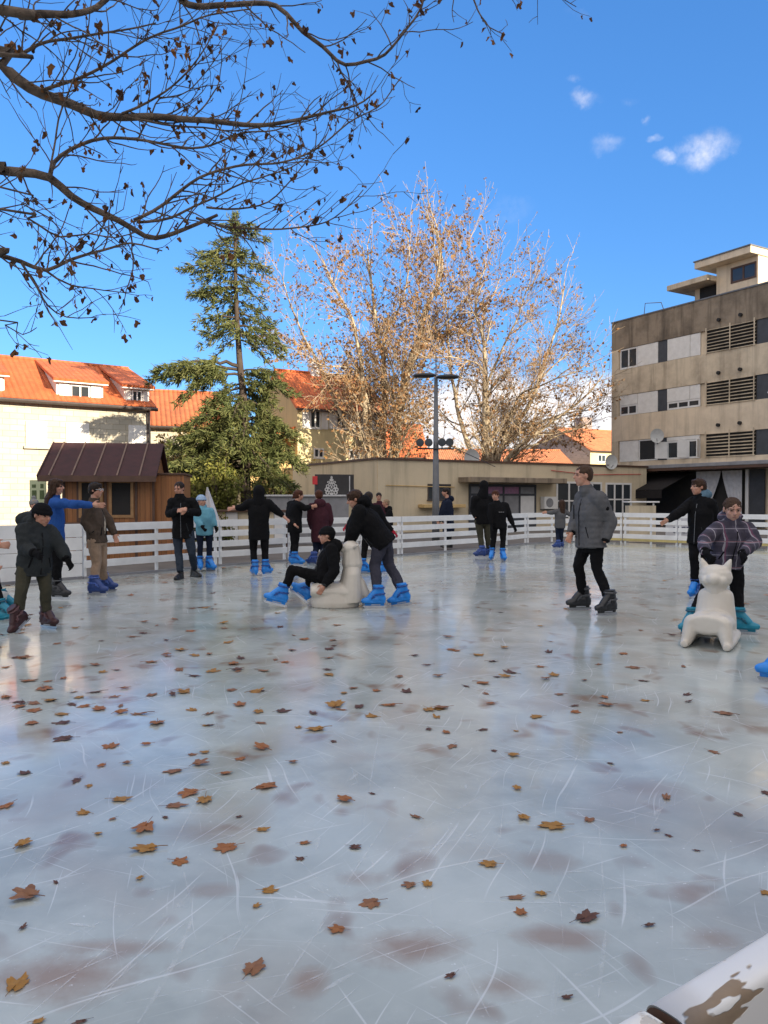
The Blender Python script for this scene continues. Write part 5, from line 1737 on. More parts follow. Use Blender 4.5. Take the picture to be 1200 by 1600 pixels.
# --- skates and shoes: modelled once per colour, pointing along +x, sole on z=0 below the ankle
_boots = {}
def boot_meshes(kind):
    if kind in _boots: return _boots[kind]
    X, Yv, Z = Vector((1, 0, 0)), Vector((0, 1, 0)), Vector((0, 0, 1))
    mt = M[kind]
    skate = kind.startswith('skate')
    c = Clay()
    z = .062 if skate else .0
    k = 1.0 if skate else .78
    c.loft([(Vector((x, 0, z + .012)), X * .001 + Yv * w, Z * .014) for x, w in ((-.10, .02), (-.098, .036), (-.02, .044), (.10, .05), (.17, .042), (.20, .022))])
    c.ell((-.055, 0, z + .055), (.055, .047 * k, .06)); c.ell((.03, 0, z + .05), (.10, .05 * k, .055)); c.ell((.12, 0, z + .035), (.085, .05 * k, .045)); c.ell((.165, 0, z + .032), (.05, .043 * k, .036))
    if skate:
        c.loft([(Vector((-.035, 0, z + .05)), X * .062, Yv * .052), (Vector((-.03, 0, z + .12)), X * .060, Yv * .052), (Vector((-.012, 0, z + .20)), X * .066, Yv * .058), (Vector((-.005, 0, z + .235)), X * .070, Yv * .060)])
        c.cap((.0, 0, z + .17), (.09, 0, z + .07), .05, .05)
    else:
        c.loft([(Vector((-.04, 0, .05)), X * .048, Yv * .042), (Vector((-.035, 0, .14)), X * .045, Yv * .042)])
    tmp = c.build('skate_boot' if skate else 'shoe', mt, None, .009, 3)
    bm = tmp.data; bpy.data.objects.remove(tmp)
    subs = []
    if skate:
        b = MB().bev(-.085, .165, -.011, .011, .03, .066, .004)
        b.v = [(x, y * (1.9 if z_ > .05 else 1), z_) for x, y, z_ in b.v]
        o = b.build('blade_holder', mt); subs.append(('blade_holder', o.data)); bpy.data.objects.remove(o)
        b = MB().bev(-.035, .085, -.0165, .0165, .036, .056, .003)
        o = b.build('holder_window', M['holder_white']); subs.append(('holder_window', o.data)); bpy.data.objects.remove(o)
        b = MB()
        vs, fs = [], []
        for i in range(13):
            x = -.11 + .30 * i / 12
            lift = .004 * (2 * i / 12 - 1) ** 4 + (.012 if i == 12 else 0)
            for y in (-.0018, .0018): vs += [(x, y, .001 + lift), (x, y, .033)]
        for i in range(12):
            a, d = i * 4, i * 4 + 4
            fs += [(a, d, d + 1, a + 1), (a + 2, a + 3, d + 3, d + 2), (a, a + 2, d + 2, d), (a + 1, d + 1, d + 3, a + 3)]
        fs += [(0, 1, 3, 2), (48, 50, 51, 49)]
        o = b.add(vs, fs).build('blade', M['steel']); subs.append(('blade', o.data)); bpy.data.objects.remove(o)
        b = MB()
        for (q, h, t_, rx, ry) in ((-.012, .245, .0, .0725, .0635), (-.028, .165, .1, .0665, .0575), (.052, .138, .85, .056, .056)):
            P = []
            for i in range(17):
                a = 2 * math.pi * i / 16
                P.append(Vector((q + rx * math.cos(a) * math.cos(t_), ry * math.sin(a), z + h - .045 - rx * math.cos(a) * math.sin(t_) + (.0))))
            b.tube(P, .0105, 5)
            for sg in (-1, 1): b.bev(q - .016, q + .016, sg * ry - .009, sg * ry + .009, z + h - .045 - .014, z + h - .045 + .014, .004)
        o = b.build('strap', pm(kind + '_strap', {'skate_blue': (.012, .07, .30), 'skate_teal': (.01, .10, .16)}.get(kind, tuple(min(1, x * 1.9 + .03) for x in mt.node_tree.nodes['Mix'].inputs[6].default_value[:3])), None, 8, .4)); subs.append(('strap', o.data)); bpy.data.objects.remove(o)
    _boots[kind] = (bm, subs)
    return _boots[kind]
def put_boot(kind, parent, ankle_ground, yaw, size=1.0, pitch=0., roll=0., label=None):
    bm, subs = boot_meshes(kind)
    o = link('skate' if kind.startswith('skate') else 'shoe', bm, parent)
    o.location = ankle_ground
    o.rotation_euler = (R(roll), -R(pitch), R(yaw))
    o.scale = (size,) * 3
    for n_, d_ in subs: link(n_, d_, o)
    return o

def yawv(a): return Vector((math.cos(R(a)), math.sin(R(a)), 0))
def person(label, Y, head, hs, yaw, neck, sh, el, wr, hip, kn, foot, jacket, trousers, shoes, hair=None, pitch=0., tilt=0., hat=None, gloves=None, hands=(1, 1), face=True, near=False,
           puff=.03, hem=.10, hood=None, collar=True, quilt=None, wid=1.0, bsize=1.0, handdir=(None, None), skin_m='skin', tr=1.0, flat_seat=False, extra=None, scarf=None, wrinkle=None, curl=40):
    root_xy = at(neck[0], 780, Y)
    root = thing('person', label, 'person', (root_xy.x, root_xy.y, 0), 0, 'people at the ice rink')
    O = Vector((root_xy.x, root_xy.y, 0))
    def P(t): return at(t[0], t[1], Y + (t[2] if len(t) > 2 else 0)) - O
    hc, nk = P(head), P(neck)
    sR, sL = P(sh[0]), P(sh[1]); eR, eL = P(el[0]), P(el[1]); wR, wL = P(wr[0]), P(wr[1])
    hR, hL = P(hip[0]), P(hip[1]); kR, kL = P(kn[0]), P(kn[1])
    # feet: on the ice below the given pixel, unless lifted
    ank, boots = [], []
    for f in foot:
        if f[0] == 'air':
            _, px, py, dz, yw, pt = f
            a = at(px, py, Y + dz) - O
            q = a - (Matrix.Rotation(R(yw), 3, 'Z') @ Matrix.Rotation(-R(pt), 3, 'Y')) @ Vector((-.01, 0, .15 * bsize))
        else:
            px, py, yw = f[:3]; pt = f[3] if len(f) > 3 else 0
            g_ = ground(px, py)
            g_.y = min(max(g_.y, Y - .55), Y + .55); g_.x = at(px, 780, g_.y).x
            q = g_ - O; q.z = 0
            a = q + Vector((0, 0, .15 * bsize))
        ank.append(a); boots.append((q, yw, pt))
    s = (hs / .228)                                   # body thickness follows the size of the head
    s = .5 * s + .5 * ((sR - sL).length / .36 if (sR - sL).length > .2 else s)
    s = max(.72, min(1.1, s))
    vj = .011 if near else .016
    vb = .0075 if near else .011
    up = ((sR + sL) / 2 - (hR + hL) / 2).normalized()
    rt = (sR - sL)
    if rt.length < .08: rt = Vector((math.sin(R(yaw)), -math.cos(R(yaw)), 0))
    rt = (rt - up * rt.dot(up)).normalized()
    fw = up.cross(rt)
    cs, ch = (sR + sL) / 2, (hR + hL) / 2
    # head frame
    hf = yawv(yaw); hr = Vector((hf.y, -hf.x, 0)); hu = Vector((0, 0, 1))
    rot = Matrix.Rotation(R(pitch), 3, hr) @ Matrix.Rotation(R(tilt), 3, hf)
    hf, hr, hu = rot @ hf, rot @ hr, rot @ hu
    ax = (hr, hf, hu)
    def Hd(x, y, z): return hc + (hr * x + hf * y + hu * z) * hs
    # ---- body: one continuous surface
    b = Clay()
    b.ell(Hd(0, -.05, .10), (.345 * hs, .42 * hs, .385 * hs), ax)
    b.ell(Hd(0, .10, -.17), (.27 * hs, .29 * hs, .31 * hs), ax)
    b.ell(Hd(0, .22, -.385), (.13 * hs, .10 * hs, .10 * hs), ax)
    b.cap(Hd(0, .36, .06), Hd(0, .445, -.085), .035 * hs, .062 * hs)
    b.ell(Hd(0, .30, .115), (.25 * hs, .09 * hs, .04 * hs), ax)
    for sg in (-1, 1):
        b.ell(Hd(sg * .35, -.04, -.02), (.03 * hs, .07 * hs, .125 * hs), ax, 10)
        b.ell(Hd(sg * .17, .24, -.10), (.10 * hs, .10 * hs, .09 * hs), ax, 10)
    b.cap(Hd(0, -.08, -.25), nk - up * .05, .058 * s * 1.0, .066 * s)
    b.loft([(ch, rt * .13 * s, fw * .09 * s), (ch.lerp(cs, .5), rt * .12 * s, fw * .085 * s), (ch.lerp(cs, .85), rt * .14 * s, fw * .09 * s), (cs, rt * .10 * s, fw * .07 * s), (nk, rt * .05 * s, fw * .05 * s)])
    for (S, E, Wp) in ((sR, eR, wR), (sL, eL, wL)):
        b.cap(S, E, .042 * s, .034 * s); b.cap(E, Wp, .034 * s, .024 * s)
    for (Hh, Kk, Aa) in ((hR, kR, ank[0]), (hL, kL, ank[1])):
        b.cap(Hh, Kk, .062 * s, .036 * s); b.cap(Kk, Aa, .034 * s, .028 * s)
        b.cap(ch, Hh, .08 * s, .07 * s)
    gl = Clay()
    for i, (E, Wp) in enumerate(((eR, wR), (eL, wL))):
        if not hands[i]: continue
        tgt = gl if gloves else b
        hd = handdir[i]
        d = (Vector(hd) if hd is not None else (Wp - E)).normalized()
        side = rt * (1 if i == 0 else -1)
        pn = (-side + fw * .25); pn = (pn - d * pn.dot(d))
        if pn.length < .1: pn = fw - d * fw.dot(d)
        pn.normalize()                                     # palm faces the body
        wv = d.cross(pn)
        if wv.dot(fw) < 0: wv = -wv
        g_ = 1.18 if gloves else 1.0
        hl = .175 * s * (1.06 if gloves else 1.0)
        pc = Wp + d * hl * .28
        tgt.cap(Wp - d * .01, pc, .026 * s * g_, .030 * s * g_)
        tgt.ell(pc + d * hl * .06, (.041 * s * g_, .018 * s * g_, hl * .30), (wv, pn, d), 12)
        fr = max(.0088 * s * g_, vb * 1.05)
        for q, ln in ((-.95, .36), (-.32, .42), (.32, .45), (.95, .41)):
            k0 = pc + d * hl * .27 + wv * q * .031 * s * g_
            dd = (d + wv * q * .10)
            k1 = k0 + dd * hl * ln * .52
            bend = Matrix.Rotation(R(curl), 3, pn.cross(d).normalized() * 1.0)
            d2 = (dd * math.cos(R(curl)) + pn * math.sin(R(curl))).normalized()
            d3 = (dd * math.cos(R(curl * 1.9)) + pn * math.sin(R(curl * 1.9))).normalized()
            k2 = k1 + d2 * hl * ln * .32; k3 = k2 + d3 * hl * ln * .22
            tgt.cap(k0, k1, fr * 1.08, fr, n=8); tgt.cap(k1, k2, fr, fr * .92, n=8); tgt.cap(k2, k3, fr * .92, fr * .8, n=8)
        t0 = Wp + d * hl * .12 + wv * .028 * s; t1 = t0 + (d * .6 + wv * .62 + pn * .3).normalized() * hl * .26; t2 = t1 + (d * .9 + wv * .1 + pn * .35).normalized() * hl * .18
        tgt.cap(t0, t1, fr * 1.3, fr * 1.12, n=8); tgt.cap(t1, t2, fr * 1.12, fr * .9, n=8)
    body = b.build('body', M[skin_m], root, vb, 2)
    if gloves: gl.build('gloves', M[gloves], root, vb, 2)
    if face:
        for sg in (-1, 1):
            e = Clay().ell(Hd(sg * .145, .352, .035), (.05 * hs, .03 * hs, .024 * hs), ax, 10).m.build('eye', M['eye'], root, True)
            br = Clay().cap(Hd(sg * .06, .395, .125), Hd(sg * .22, .33, .125), .016 * hs, .012 * hs, n=8).m.build('eyebrow', M[hair[1]] if hair else M['hair_black'], root, True)
        mo = Clay().ell(Hd(0, .355, -.245), (.095 * hs, .035 * hs, .022 * hs), ax, 10).m.build('mouth', M['lips'], root, True)
    # ---- hair and hats
    if hair:
        st, hm = hair
        h = Clay()
        if st == 'crop':
            h.ell(Hd(0, -.075, .155), (.362 * hs, .415 * hs, .355 * hs), ax); h.ell(Hd(0, -.20, .0), (.31 * hs, .27 * hs, .32 * hs), ax)
        else:
            h.ell(Hd(0, -.065, .165), (.39 * hs, .45 * hs, .375 * hs), ax); h.ell(Hd(0, -.20, .0), (.36 * hs, .30 * hs, .36 * hs), ax)
            h.ell(Hd(0, .20, .34), (.27 * hs, .18 * hs, .12 * hs), ax)
        if st == 'long':
            back = nk - fw * .10 * s - up * .16 * s
            h.loft([(Hd(0, -.15, .15), hr * .37 * hs, hf * .33 * hs), (Hd(0, -.22, -.25), hr * .40 * hs, hf * .26 * hs), (nk - fw * .07 * s, rt * .105 * s, fw * .06 * s), (back, rt * .085 * s, fw * .04 * s)])
            for sg in (-1, 1): h.cap(Hd(sg * .33, .03, .1), Hd(sg * .36, -.02, -.42), .09 * hs, .10 * hs)
        if st == 'tied':
            h.cap(Hd(0, -.45, .12), Hd(0, -.55, -.25), .13 * hs, .08 * hs)
        h.build('hair', M[hm], root, .007 if near else .011, 2, .007, 34)
    if hat:
        kind, hm = hat
        h = Clay()
        if kind == 'beanie':
            h.loft([(Hd(0, -.04, .09), hr * .40 * hs, hf * .47 * hs), (Hd(0, -.05, .20), hr * .41 * hs, hf * .475 * hs), (Hd(0, -.06, .36), hr * .36 * hs, hf * .42 * hs), (Hd(0, -.07, .50), hr * .24 * hs, hf * .28 * hs), (Hd(0, -.07, .56), hr * .10 * hs, hf * .12 * hs)])
            h.loft([(Hd(0, -.04, .07), hr * .425 * hs, hf * .495 * hs), (Hd(0, -.045, .215), hr * .43 * hs, hf * .50 * hs)])
            h.ell(Hd(0, -.25, -.02), (.33 * hs, .25 * hs, .25 * hs), ax)
        elif kind == 'pom':
            h.ell(Hd(0, -.05, .22), (.42 * hs, .48 * hs, .36 * hs), ax); h.ell(Hd(0, -.05, .68), (.2 * hs, .2 * hs, .2 * hs), ax)
        elif kind == 'hood':
            h.ell(Hd(0, -.10, .06), (.46 * hs, .47 * hs, .56 * hs), ax); h.cap(Hd(0, -.15, -.2), nk - up * .03, .40 * hs, .13 * s)
        h.build('hood' if kind == 'hood' else 'hat', M[hm], root, .008 if near else .012, 2, .003, 30)
    # ---- trousers
    tp = trousers
    t = Clay()
    t.loft([(ch + up * .06, rt * .150 * s * wid, fw * .112 * s), (ch - up * .0, rt * .165 * s * wid, fw * .122 * s), (ch - up * .07 * s, rt * .160 * s * wid, fw * .115 * s)])
    for (Hh, Kk, Aa) in ((hR, kR, ank[0]), (hL, kL, ank[1])):
        t.cap(Hh, Hh.lerp(Kk, .5), .090 * s * tr, .080 * s * tr); t.cap(Hh.lerp(Kk, .5), Kk, .080 * s * tr, .064 * s * tr)
        bt = Aa + (Kk - Aa).normalized() * (.06 if shoes[0].startswith('skate') else -.03)
        md_ = Kk.lerp(bt, .4) - fw * .012
        t.cap(Kk, md_, .064 * s * tr, .062 * s * tr); t.cap(md_, bt, .062 * s * tr, .053 * s * tr, True, False)
        t.cap(ch, Hh, .10 * s, .092 * s)
    t.build('trousers', M[tp], root, vj, 3, .011 if near else .008, 11)
    # ---- jacket
    j = Clay()
    p_ = puff
    lo = ch - up * hem
    rings = [(lo, rt * (.155 * s * wid + p_), fw * (.115 * s + p_)), (ch, rt * (.158 * s * wid + p_), fw * (.118 * s + p_)), (ch.lerp(cs, .35), rt * (.150 * s * wid + p_), fw * (.108 * s + p_)),
             (ch.lerp(cs, .7), rt * (.168 * s * wid + p_), fw * (.118 * s + p_)), (ch.lerp(cs, .92), rt * (.165 * s + p_ * .6), fw * (.10 * s + p_ * .6)), (cs + up * .04, rt * (.125 * s), fw * .08 * s), (nk + up * .0, rt * .085 * s, fw * .075 * s)]
    j.loft(rings, 22)
    for (S, E, Wp) in ((sR, eR, wR), (sL, eL, wL)):
        j.cap(cs.lerp(S, .55), S, .075 * s + p_ * .4, .062 * s + p_ * .7)
        j.cap(S, S.lerp(E, .55), .062 * s + p_ * .7, .054 * s + p_ * .75); j.cap(S.lerp(E, .55), E, .054 * s + p_ * .75, .048 * s + p_ * .7)
        j.cap(E, E.lerp(Wp, .55), .048 * s + p_ * .7, .043 * s + p_ * .6); j.cap(E.lerp(Wp, .55), Wp + (Wp - E).normalized() * .008, .043 * s + p_ * .6, .033 * s + p_ * .4, True, False)
    if collar:
        j.cap(nk - up * .04, nk + (hc - nk).normalized() * .045, .085 * s, .072 * s, True, False)
    if hood == 'down':
        j.ell(nk - fw * .10 * s + up * .01, (.135 * s, .075 * s, .09 * s), (rt, fw, up)); j.ell(nk - fw * .06 * s + up * .05, (.125 * s, .06 * s, .045 * s), (rt, fw, up))
    jk = j.build('jacket', M[jacket], root, vj, 4, wrinkle if wrinkle is not None else (.014 if near else .010), 9, quilt)
    if hood and hood.startswith('f_'):
        h = Clay(); h.ell(nk - fw * .085 * s + up * .035, (.13 * s, .07 * s, .085 * s), (rt, fw, up)); h.cap(nk - fw * .02 + up * .01, nk + up * .045 - fw * .02, .10 * s, .092 * s)
        h.build('hood', M[hood], root, .012, 2, .006, 16)
    if scarf:
        h = Clay(); h.cap(nk - up * .03, nk + up * .045, .098 * s, .088 * s); h.build('collar', M[scarf], root, .012, 2, .004, 20)
    # ---- zip down the front
    if near and jacket != 'f_blue':
        z = MB()
        pts = []
        for q in range(12):
            f = q / 11
            c_ = lo.lerp(cs, f * .98)
            k = (.118 + .0 * f) * s + p_ + .002
            pts.append(c_ + fw * k * (1 - .25 * max(0, f - .75) * 4))
        z.tube(pts, .005, 4).build('zip', M['f_black'] if jacket != 'f_black' else M['metal_dark'], root)
    if near and jacket not in ('f_blue',):
        dk = M['f_black'] if jacket != 'f_black' else M['f_charcoal']
        for sg in (-1, 1):
            po = MB()
            a0 = lo.lerp(cs, .20) + rt * sg * (.105 * s + p_ * .7) + fw * (.083 * s + p_ * .8)
            a1 = lo.lerp(cs, .42) + rt * sg * (.075 * s + p_ * .6) + fw * (.095 * s + p_ * .9)
            po.tube([a0 + fw * .004, a1 + fw * .004], .008, 5).build('pocket', dk, root)
        for (E, Wp) in ((eR, wR), (eL, wL)):
            d_ = (Wp - E).normalized()
            MB().tube([Wp - d_ * .022, Wp - d_ * .016, Wp + d_ * .004, Wp + d_ * .012], [.030 * s + p_ * .45, .036 * s + p_ * .45, .035 * s + p_ * .42, .029 * s + p_ * .4], 14).build('cuff', dk, root, True)
        u_ = MB()
        u_.tube([lo + rt * ((.157 * s * wid + p_) * math.cos(2 * math.pi * k / 24)) + fw * ((.117 * s + p_) * math.sin(2 * math.pi * k / 24)) + up * .012 for k in range(25)], .011, 6).build('hem', M[jacket], root, True)
    # ---- footwear
    for (q, yw, pt), k in zip(boots, shoes if len(shoes) > 1 else shoes * 2):
        if k: put_boot(k, root, q, yw, bsize, pt)
    if extra: extra(dict(root=root, P=P, Hd=Hd, hs=hs, s=s, rt=rt, fw=fw, up=up, nk=nk, cs=cs, ch=ch, ax=ax, wR=wR, wL=wL, eL=eL, sL=sL, sR=sR, eR=eR, O=O, lo=lo, p=p_))
    return root
BL = ('skate_blue',)
# 1 child in the dark puffer jacket, far left
def x_patch(k):
    h = Clay(); h.ell(k['P']((41, 812, .10)), (.115, .10, .085)); h.ell(k['P']((52, 815, .05)), (.12, .10, .075))
    h.build('hood', M['f_charcoal'], k['root'], .01, 3, .008, 14)
person('child in dark puffer jacket and black beanie skating with arms low, far left', 8.3, (66, 805, 0), .235, -25, (60, 822, 0), ((38, 829, -.11), (76, 830, .11)), ((39, 856, -.16), (94, 856, .10)),
       ((53, 864, -.30), (104, 873, .04)), ((40, 884, -.07), (66, 884, .07)), ((34, 922, -.18), (72, 923, -.02)), (('air', 29, 962, -.20, -120, -38), (71, 981, -28)), 'f_charcoal', 'f_olive', ('skate_red', 'skate_red'),
       hair=('crop', 'hair_brown'), hat=('beanie', 'f_black'), gloves='f_black', near=True, puff=.042, hem=.10, hood='down', bsize=.88, pitch=-14, tr=1.02, extra=x_patch)
# 2 woman in the blue sweater
person('woman with long dark hair in a bright blue sweater, one arm stretched out', 10.8, (88, 761, 0), .225, 5, (85, 778, 0), ((86, 786, -.16), (84, 786, .16)), ((117, 788, -.22), (84, 812, .24)),
       ((144, 789, -.16), (86, 834, .24)), ((87, 845, -.085), (87, 845, .085)), ((90, 880, -.06), (80, 881, .10)), ((89, 936, -12), (77, 934, -12)), 'f_blue', 'f_black_trousers', ('skate_grey',),
       hair=('long', 'hair_brown'), near=True, puff=.012, hem=.0, curl=15)
# 3 person in the brown jacket
def x_glasses(k):
    m = MB()
    for sg in (-1, 1):
        m.tube([k['Hd'](sg * .145 + .085 * math.cos(a), .40, .03 + .075 * math.sin(a)) for a in [2 * math.pi * i / 12 for i in range(13)]], .004, 4)
        m.tube([k['Hd'](sg * .23, .39, .04), k['Hd'](sg * .36, .0, .05)], .004, 4)
    m.tube([k['Hd'](-.06, .41, .04), k['Hd'](.06, .41, .04)], .004, 4)
    m.build('glasses', M['metal_pale'], k['root'])
    sh_ = Clay(); fw, rt, up, cs, ch, s = k['fw'], k['rt'], k['up'], k['cs'], k['ch'], k['s']
    sh_.ell(ch.lerp(cs, .55) + fw * .10 * s - up * .02, (.05 * s, .06 * s, .22 * s), (rt, fw, up))
    sh_.build('shirt', M['f_cream_shirt'], k['root'], .012, 2)
person('person with glasses in a brown jacket and beige trousers standing before the hut windows', 11.4, (150, 766, 0), .225, -8, (147, 783, 0), ((141, 793, -.16), (153, 793, .16)), ((132, 815, -.17), (171, 815, .12)),
       ((143, 832, -.17), (178, 834, .10)), ((147, 846, -.09), (157, 846, .09)), ((151, 881, -.09), (160, 881, .09)), ((147, 930, -5), (162, 924, 2)), 'f_brown', 'f_beige', ('skate_navy',),
       hair=('full', 'hair_black'), near=True, puff=.028, hem=.02, hands=(0, 1), tr=1.1, extra=x_glasses)
# 4 man with folded hands
person('man in black jacket, jeans and black shoes standing on the ice with hands joined', 13.6, (280, 763.5, 0), .235, -105, (281, 776, 0), ((269, 785, 0), (301, 785, 0)), ((264, 803, -.02), (309, 801, -.02)),
       ((280, 797, -.30), (291, 799, -.30)), ((277, 832, 0), (295, 832, 0)), ((279, 864, -.04), (300, 864, -.04)), ((281, 905, -100), (303, 901, -42)), 'f_black', 'f_jeans', ('shoe_black',),
       hair=('crop', 'hair_black'), puff=.026, hem=.10, pitch=-14, near=True, curl=60, handdir=((.6, -.3, .1), (-.6, -.3, .1)), bsize=1.05)
# 5 child in light blue
person('child in light blue jacket and pale blue hat standing behind the man in jeans', 15.0, (315, 783, 0), .225, -35, (317, 794, 0), ((308, 799, -.10), (329, 799, .06)), ((308, 813, -.16), (333, 813, .06)),
       ((315, 822, -.26), (336, 822, .0)), ((312, 831, -.04), (327, 831, .04)), ((313, 853, -.04), (327, 853, .04)), ((312, 892, -70), (327, 892, -40)), 'f_sky', 'f_navy', ('skate_blue',),
       hair=('crop', 'hair_black'), hat=('beanie', 'f_pale_hat'), gloves='f_black', puff=.03, hem=.06, hood='down')
# 6 black coat with arms spread, back turned
person('skater in long black coat, back turned, both arms spread wide', 14.2, (405, 770, 0), .24, 85, (405, 783, 0), ((420, 787, 0), (389, 787, 0)), ((431, 797, .02), (379, 793, .02)),
       ((442, 806, .02), (369, 794, .02)), ((413, 832, 0), (396, 832, 0)), ((414, 862, .03), (396, 862, .03)), ((415, 899, 62), (398, 900, 118)), 'f_black', 'f_black_trousers', BL,
       hair=('full', 'hair_black'), hat=('hood', 'f_black'), face=False, puff=.03, hem=.14, tr=.95)
# 7 black coat, brown hair
person('brown-haired skater in black coat holding her right arm forward, beside the spread-armed skater', 16.4, (467, 774, 0), .225, 20, (463, 785, 0), ((467, 789, -.15), (454, 788, .15)), ((476, 794, -.12), (451, 808, .02)),
       ((485, 792, -.05), (460, 819, -.26)), ((462, 827, -.08), (459, 827, .08)), ((462, 852, -.04), (459, 852, .08)), ((461, 884, 5), (458, 881, 10)), 'f_black', 'f_black_trousers', BL,
       hair=('tied', 'hair_auburn'), puff=.028, hem=.07, curl=25)
# 8 maroon coat
person('skater in long maroon hooded coat seen from behind, right of the brown-haired skater', 16.6, (498, 774, 0), .225, 110, (499, 786, 0), ((511, 792, .03), (487, 792, -.03)), ((516, 812, .08), (485, 812, .0)),
       ((512, 826, .20), (488, 826, .16)), ((508, 835, 0), (492, 835, 0)), ((505, 858, 0), (494, 858, 0)), ((504, 884, 140), (490, 883, 150)), 'f_maroon', 'f_navy', ('skate_navy',),
       hair=('full', 'hair_auburn'), face=False, puff=.045, hem=.16, hood='down', hands=(0, 0), scarf='f_white_scarf')
# 9 boy riding the seal
person('boy in black jacket and beanie riding on the white seal with legs stretched out', 10.0, (510, 837, 0), .225, 185, (516, 851, 0), ((519, 859, .15), (518, 859, -.15)), ((514, 885, .22), (522, 892, -.21)),
       ((497, 897, .17), (507, 914, -.22)), ((505, 902, .08), (505, 904, -.08)), ((484, 905, .12), (456, 890, -.14)), (('air', 481, 922, .14, 180, 38), ('air', 440, 929, -.16, 184, 14)), 'f_black', 'f_black_trousers', BL,
       hair=('crop', 'hair_brown'), hat=('beanie', 'f_black'), near=True, puff=.034, hem=.02, hood='down', hands=(0, 1), tr=1.0, handdir=(None, (-.5, -.1, -.8)))
# 11 pusher
person('teenager in black hooded jacket and slate trousers bending forward to push the white seal', 10.25, (554, 780, 0), .235, 185, (562, 791, 0), ((563, 800, .17), (562, 800, -.17)), ((550, 827, .21), (553, 829, -.21)),
       ((546, 848, .10), (544, 849, -.13)), ((602, 846, .09), (595, 848, -.09)), ((607, 882, .08), (585, 883, -.10)), ((631, 946, 186, -8), (590, 950, 182)), 'f_black', 'f_slate_trousers', BL,
       hair=('full', 'hair_brown'), near=True, puff=.055, hem=.05, hood='down', pitch=-18, tr=1.12, curl=50, wid=1.15)
# 12 skater half hidden behind the pusher
person('dark-clad skater with red mittens mostly hidden behind the bending pusher', 14.5, (576, 778, 0), .22, 80, (577, 789, 0), ((590, 795, 0), (564, 795, 0)), ((600, 815, .1), (553, 809, .0)),
       ((613, 829, .1), (544, 819, .0)), ((590, 833, 0), (573, 833, 0)), ((594, 862, 0), (569, 862, 0)), ((598, 897, 60), (567, 897, 20)), 'f_black', 'f_black_trousers', BL,
       hair=('full', 'hair_black'), face=False, puff=.03, gloves='f_red_knit')
# 13 two people beyond the barrier
person('dark-haired onlooker in a dusky red top beyond the barrier, left of the fair-haired child', 22.3, (592, 776, 0), .23, -80, (593, 785, 0), ((584, 790, 0), (603, 790, 0)), ((583, 803, -.03), (604, 803, -.03)),
       ((586, 813, -.2), (601, 813, -.2)), ((589, 822, 0), (598, 822, 0)), ((589, 842, 0), (598, 842, 0)), ((589, 857, -90), (598, 857, -90)), 'f_maroon', 'f_black_trousers', ('shoe_black',), hair=('crop', 'hair_black'), puff=.02, pitch=-15)
person('fair-haired child in black hooded jacket beyond the barrier, behind the pusher', 21.3, (603, 786, 0), .22, 190, (605, 795, 0), ((608, 800, .12), (609, 800, -.12)), ((606, 815, .16), (607, 815, -.16)),
       ((600, 824, .1), (601, 824, -.1)), ((606, 830, .07), (607, 830, -.07)), ((606, 846, .06), (607, 846, -.06)), ((606, 861, 180), (608, 862, 180)), 'f_black', 'f_black_trousers', ('shoe_black',), hair=('crop', 'hair_fair'), puff=.03, hood='down')
# 14 navy jacket beyond the barrier
person('dark-haired onlooker in navy hooded jacket beyond the barrier by the street lamp', 22.6, (696, 769, 0), .24, 195, (700, 780, 0), ((695, 786, .16), (702, 786, -.17)), ((690, 803, .2), (704, 804, -.22)),
       ((686, 815, .05), (694, 817, -.2)), ((699, 825, .09), (702, 825, -.09)), ((699, 842, .08), (702, 842, -.08)), ((699, 855, 190), (702, 857, 190)), 'f_navy', 'f_black_trousers', ('shoe_black',),
       hair=('full', 'hair_black'), puff=.05, hood='down', wid=1.15)
# 15 hooded tall skater
person('tall hooded skater in black jacket and olive trousers, back turned, far barrier', 18.6, (755, 760, 0), .25, 130, (754, 773, 0), ((767, 780, .06), (742, 780, -.06)), ((770, 797, .06), (739, 796, -.02)),
       ((766, 809, -.06), (743, 808, -.12)), ((761, 815, .03), (748, 815, -.03)), ((762, 841, .03), (751, 841, -.03)), ((764, 870, 170), (753, 871, 175)), 'f_black', 'f_olive', ('skate_navy',),
       hair=('crop', 'hair_black'), hat=('hood', 'f_black'), face=False, puff=.034, hands=(0, 0), hem=.06)
# 16 black outfit facing us
def x_logo(k):
    m = MB()
    c_ = k['ch'].lerp(k['cs'], .66) + k['fw'] * (.118 * k['s'] + k['p'] + .004)
    for q in (-.05, 0, .045): m.tube([c_ + k['rt'] * (q - .018), c_ + k['rt'] * (q + .018) + k['up'] * .006], .007, 4)
    m.build('chest_print', M['grey_panel'], k['root'])
person('auburn-haired skater in all-black top and trousers facing the camera, right of the hooded one', 17.6, (774, 774, 0), .23, -115, (777, 785, 0), ((768, 790, -.05), (790, 790, .05)), ((766, 805, -.10), (796, 806, .05)),
       ((768, 818, -.14), (802, 820, .02)), ((772, 820, -.02), (786, 820, .02)), ((771, 845, -.05), (786, 846, 0)), ((769, 876, -110), (786, 877, -80)), 'f_black', 'f_black_trousers', BL,
       hair=('full', 'hair_auburn'), puff=.026, hem=.08, extra=x_logo, gloves='f_black')
# 17 girl in grey coat
person('small child in grey coat with arms held out, at the far barrier', 22.0, (877.5, 787, 0), .22, 120, (877, 795, 0), ((882, 799, .05), (870, 799, -.05)), ((891, 804, .03), (862, 801, -.05)),
       ((899, 804, .0), (855, 801, -.05)), ((879, 817, 0), (871, 817, 0)), ((877, 835, 0), (871, 835, 0)), ((877, 856, 140), (872, 857, 150)), 'f_grey', 'f_navy', ('skate_navy',),
       hair=('long', 'hair_brown'), face=False, puff=.03, hem=.15, bsize=.85)
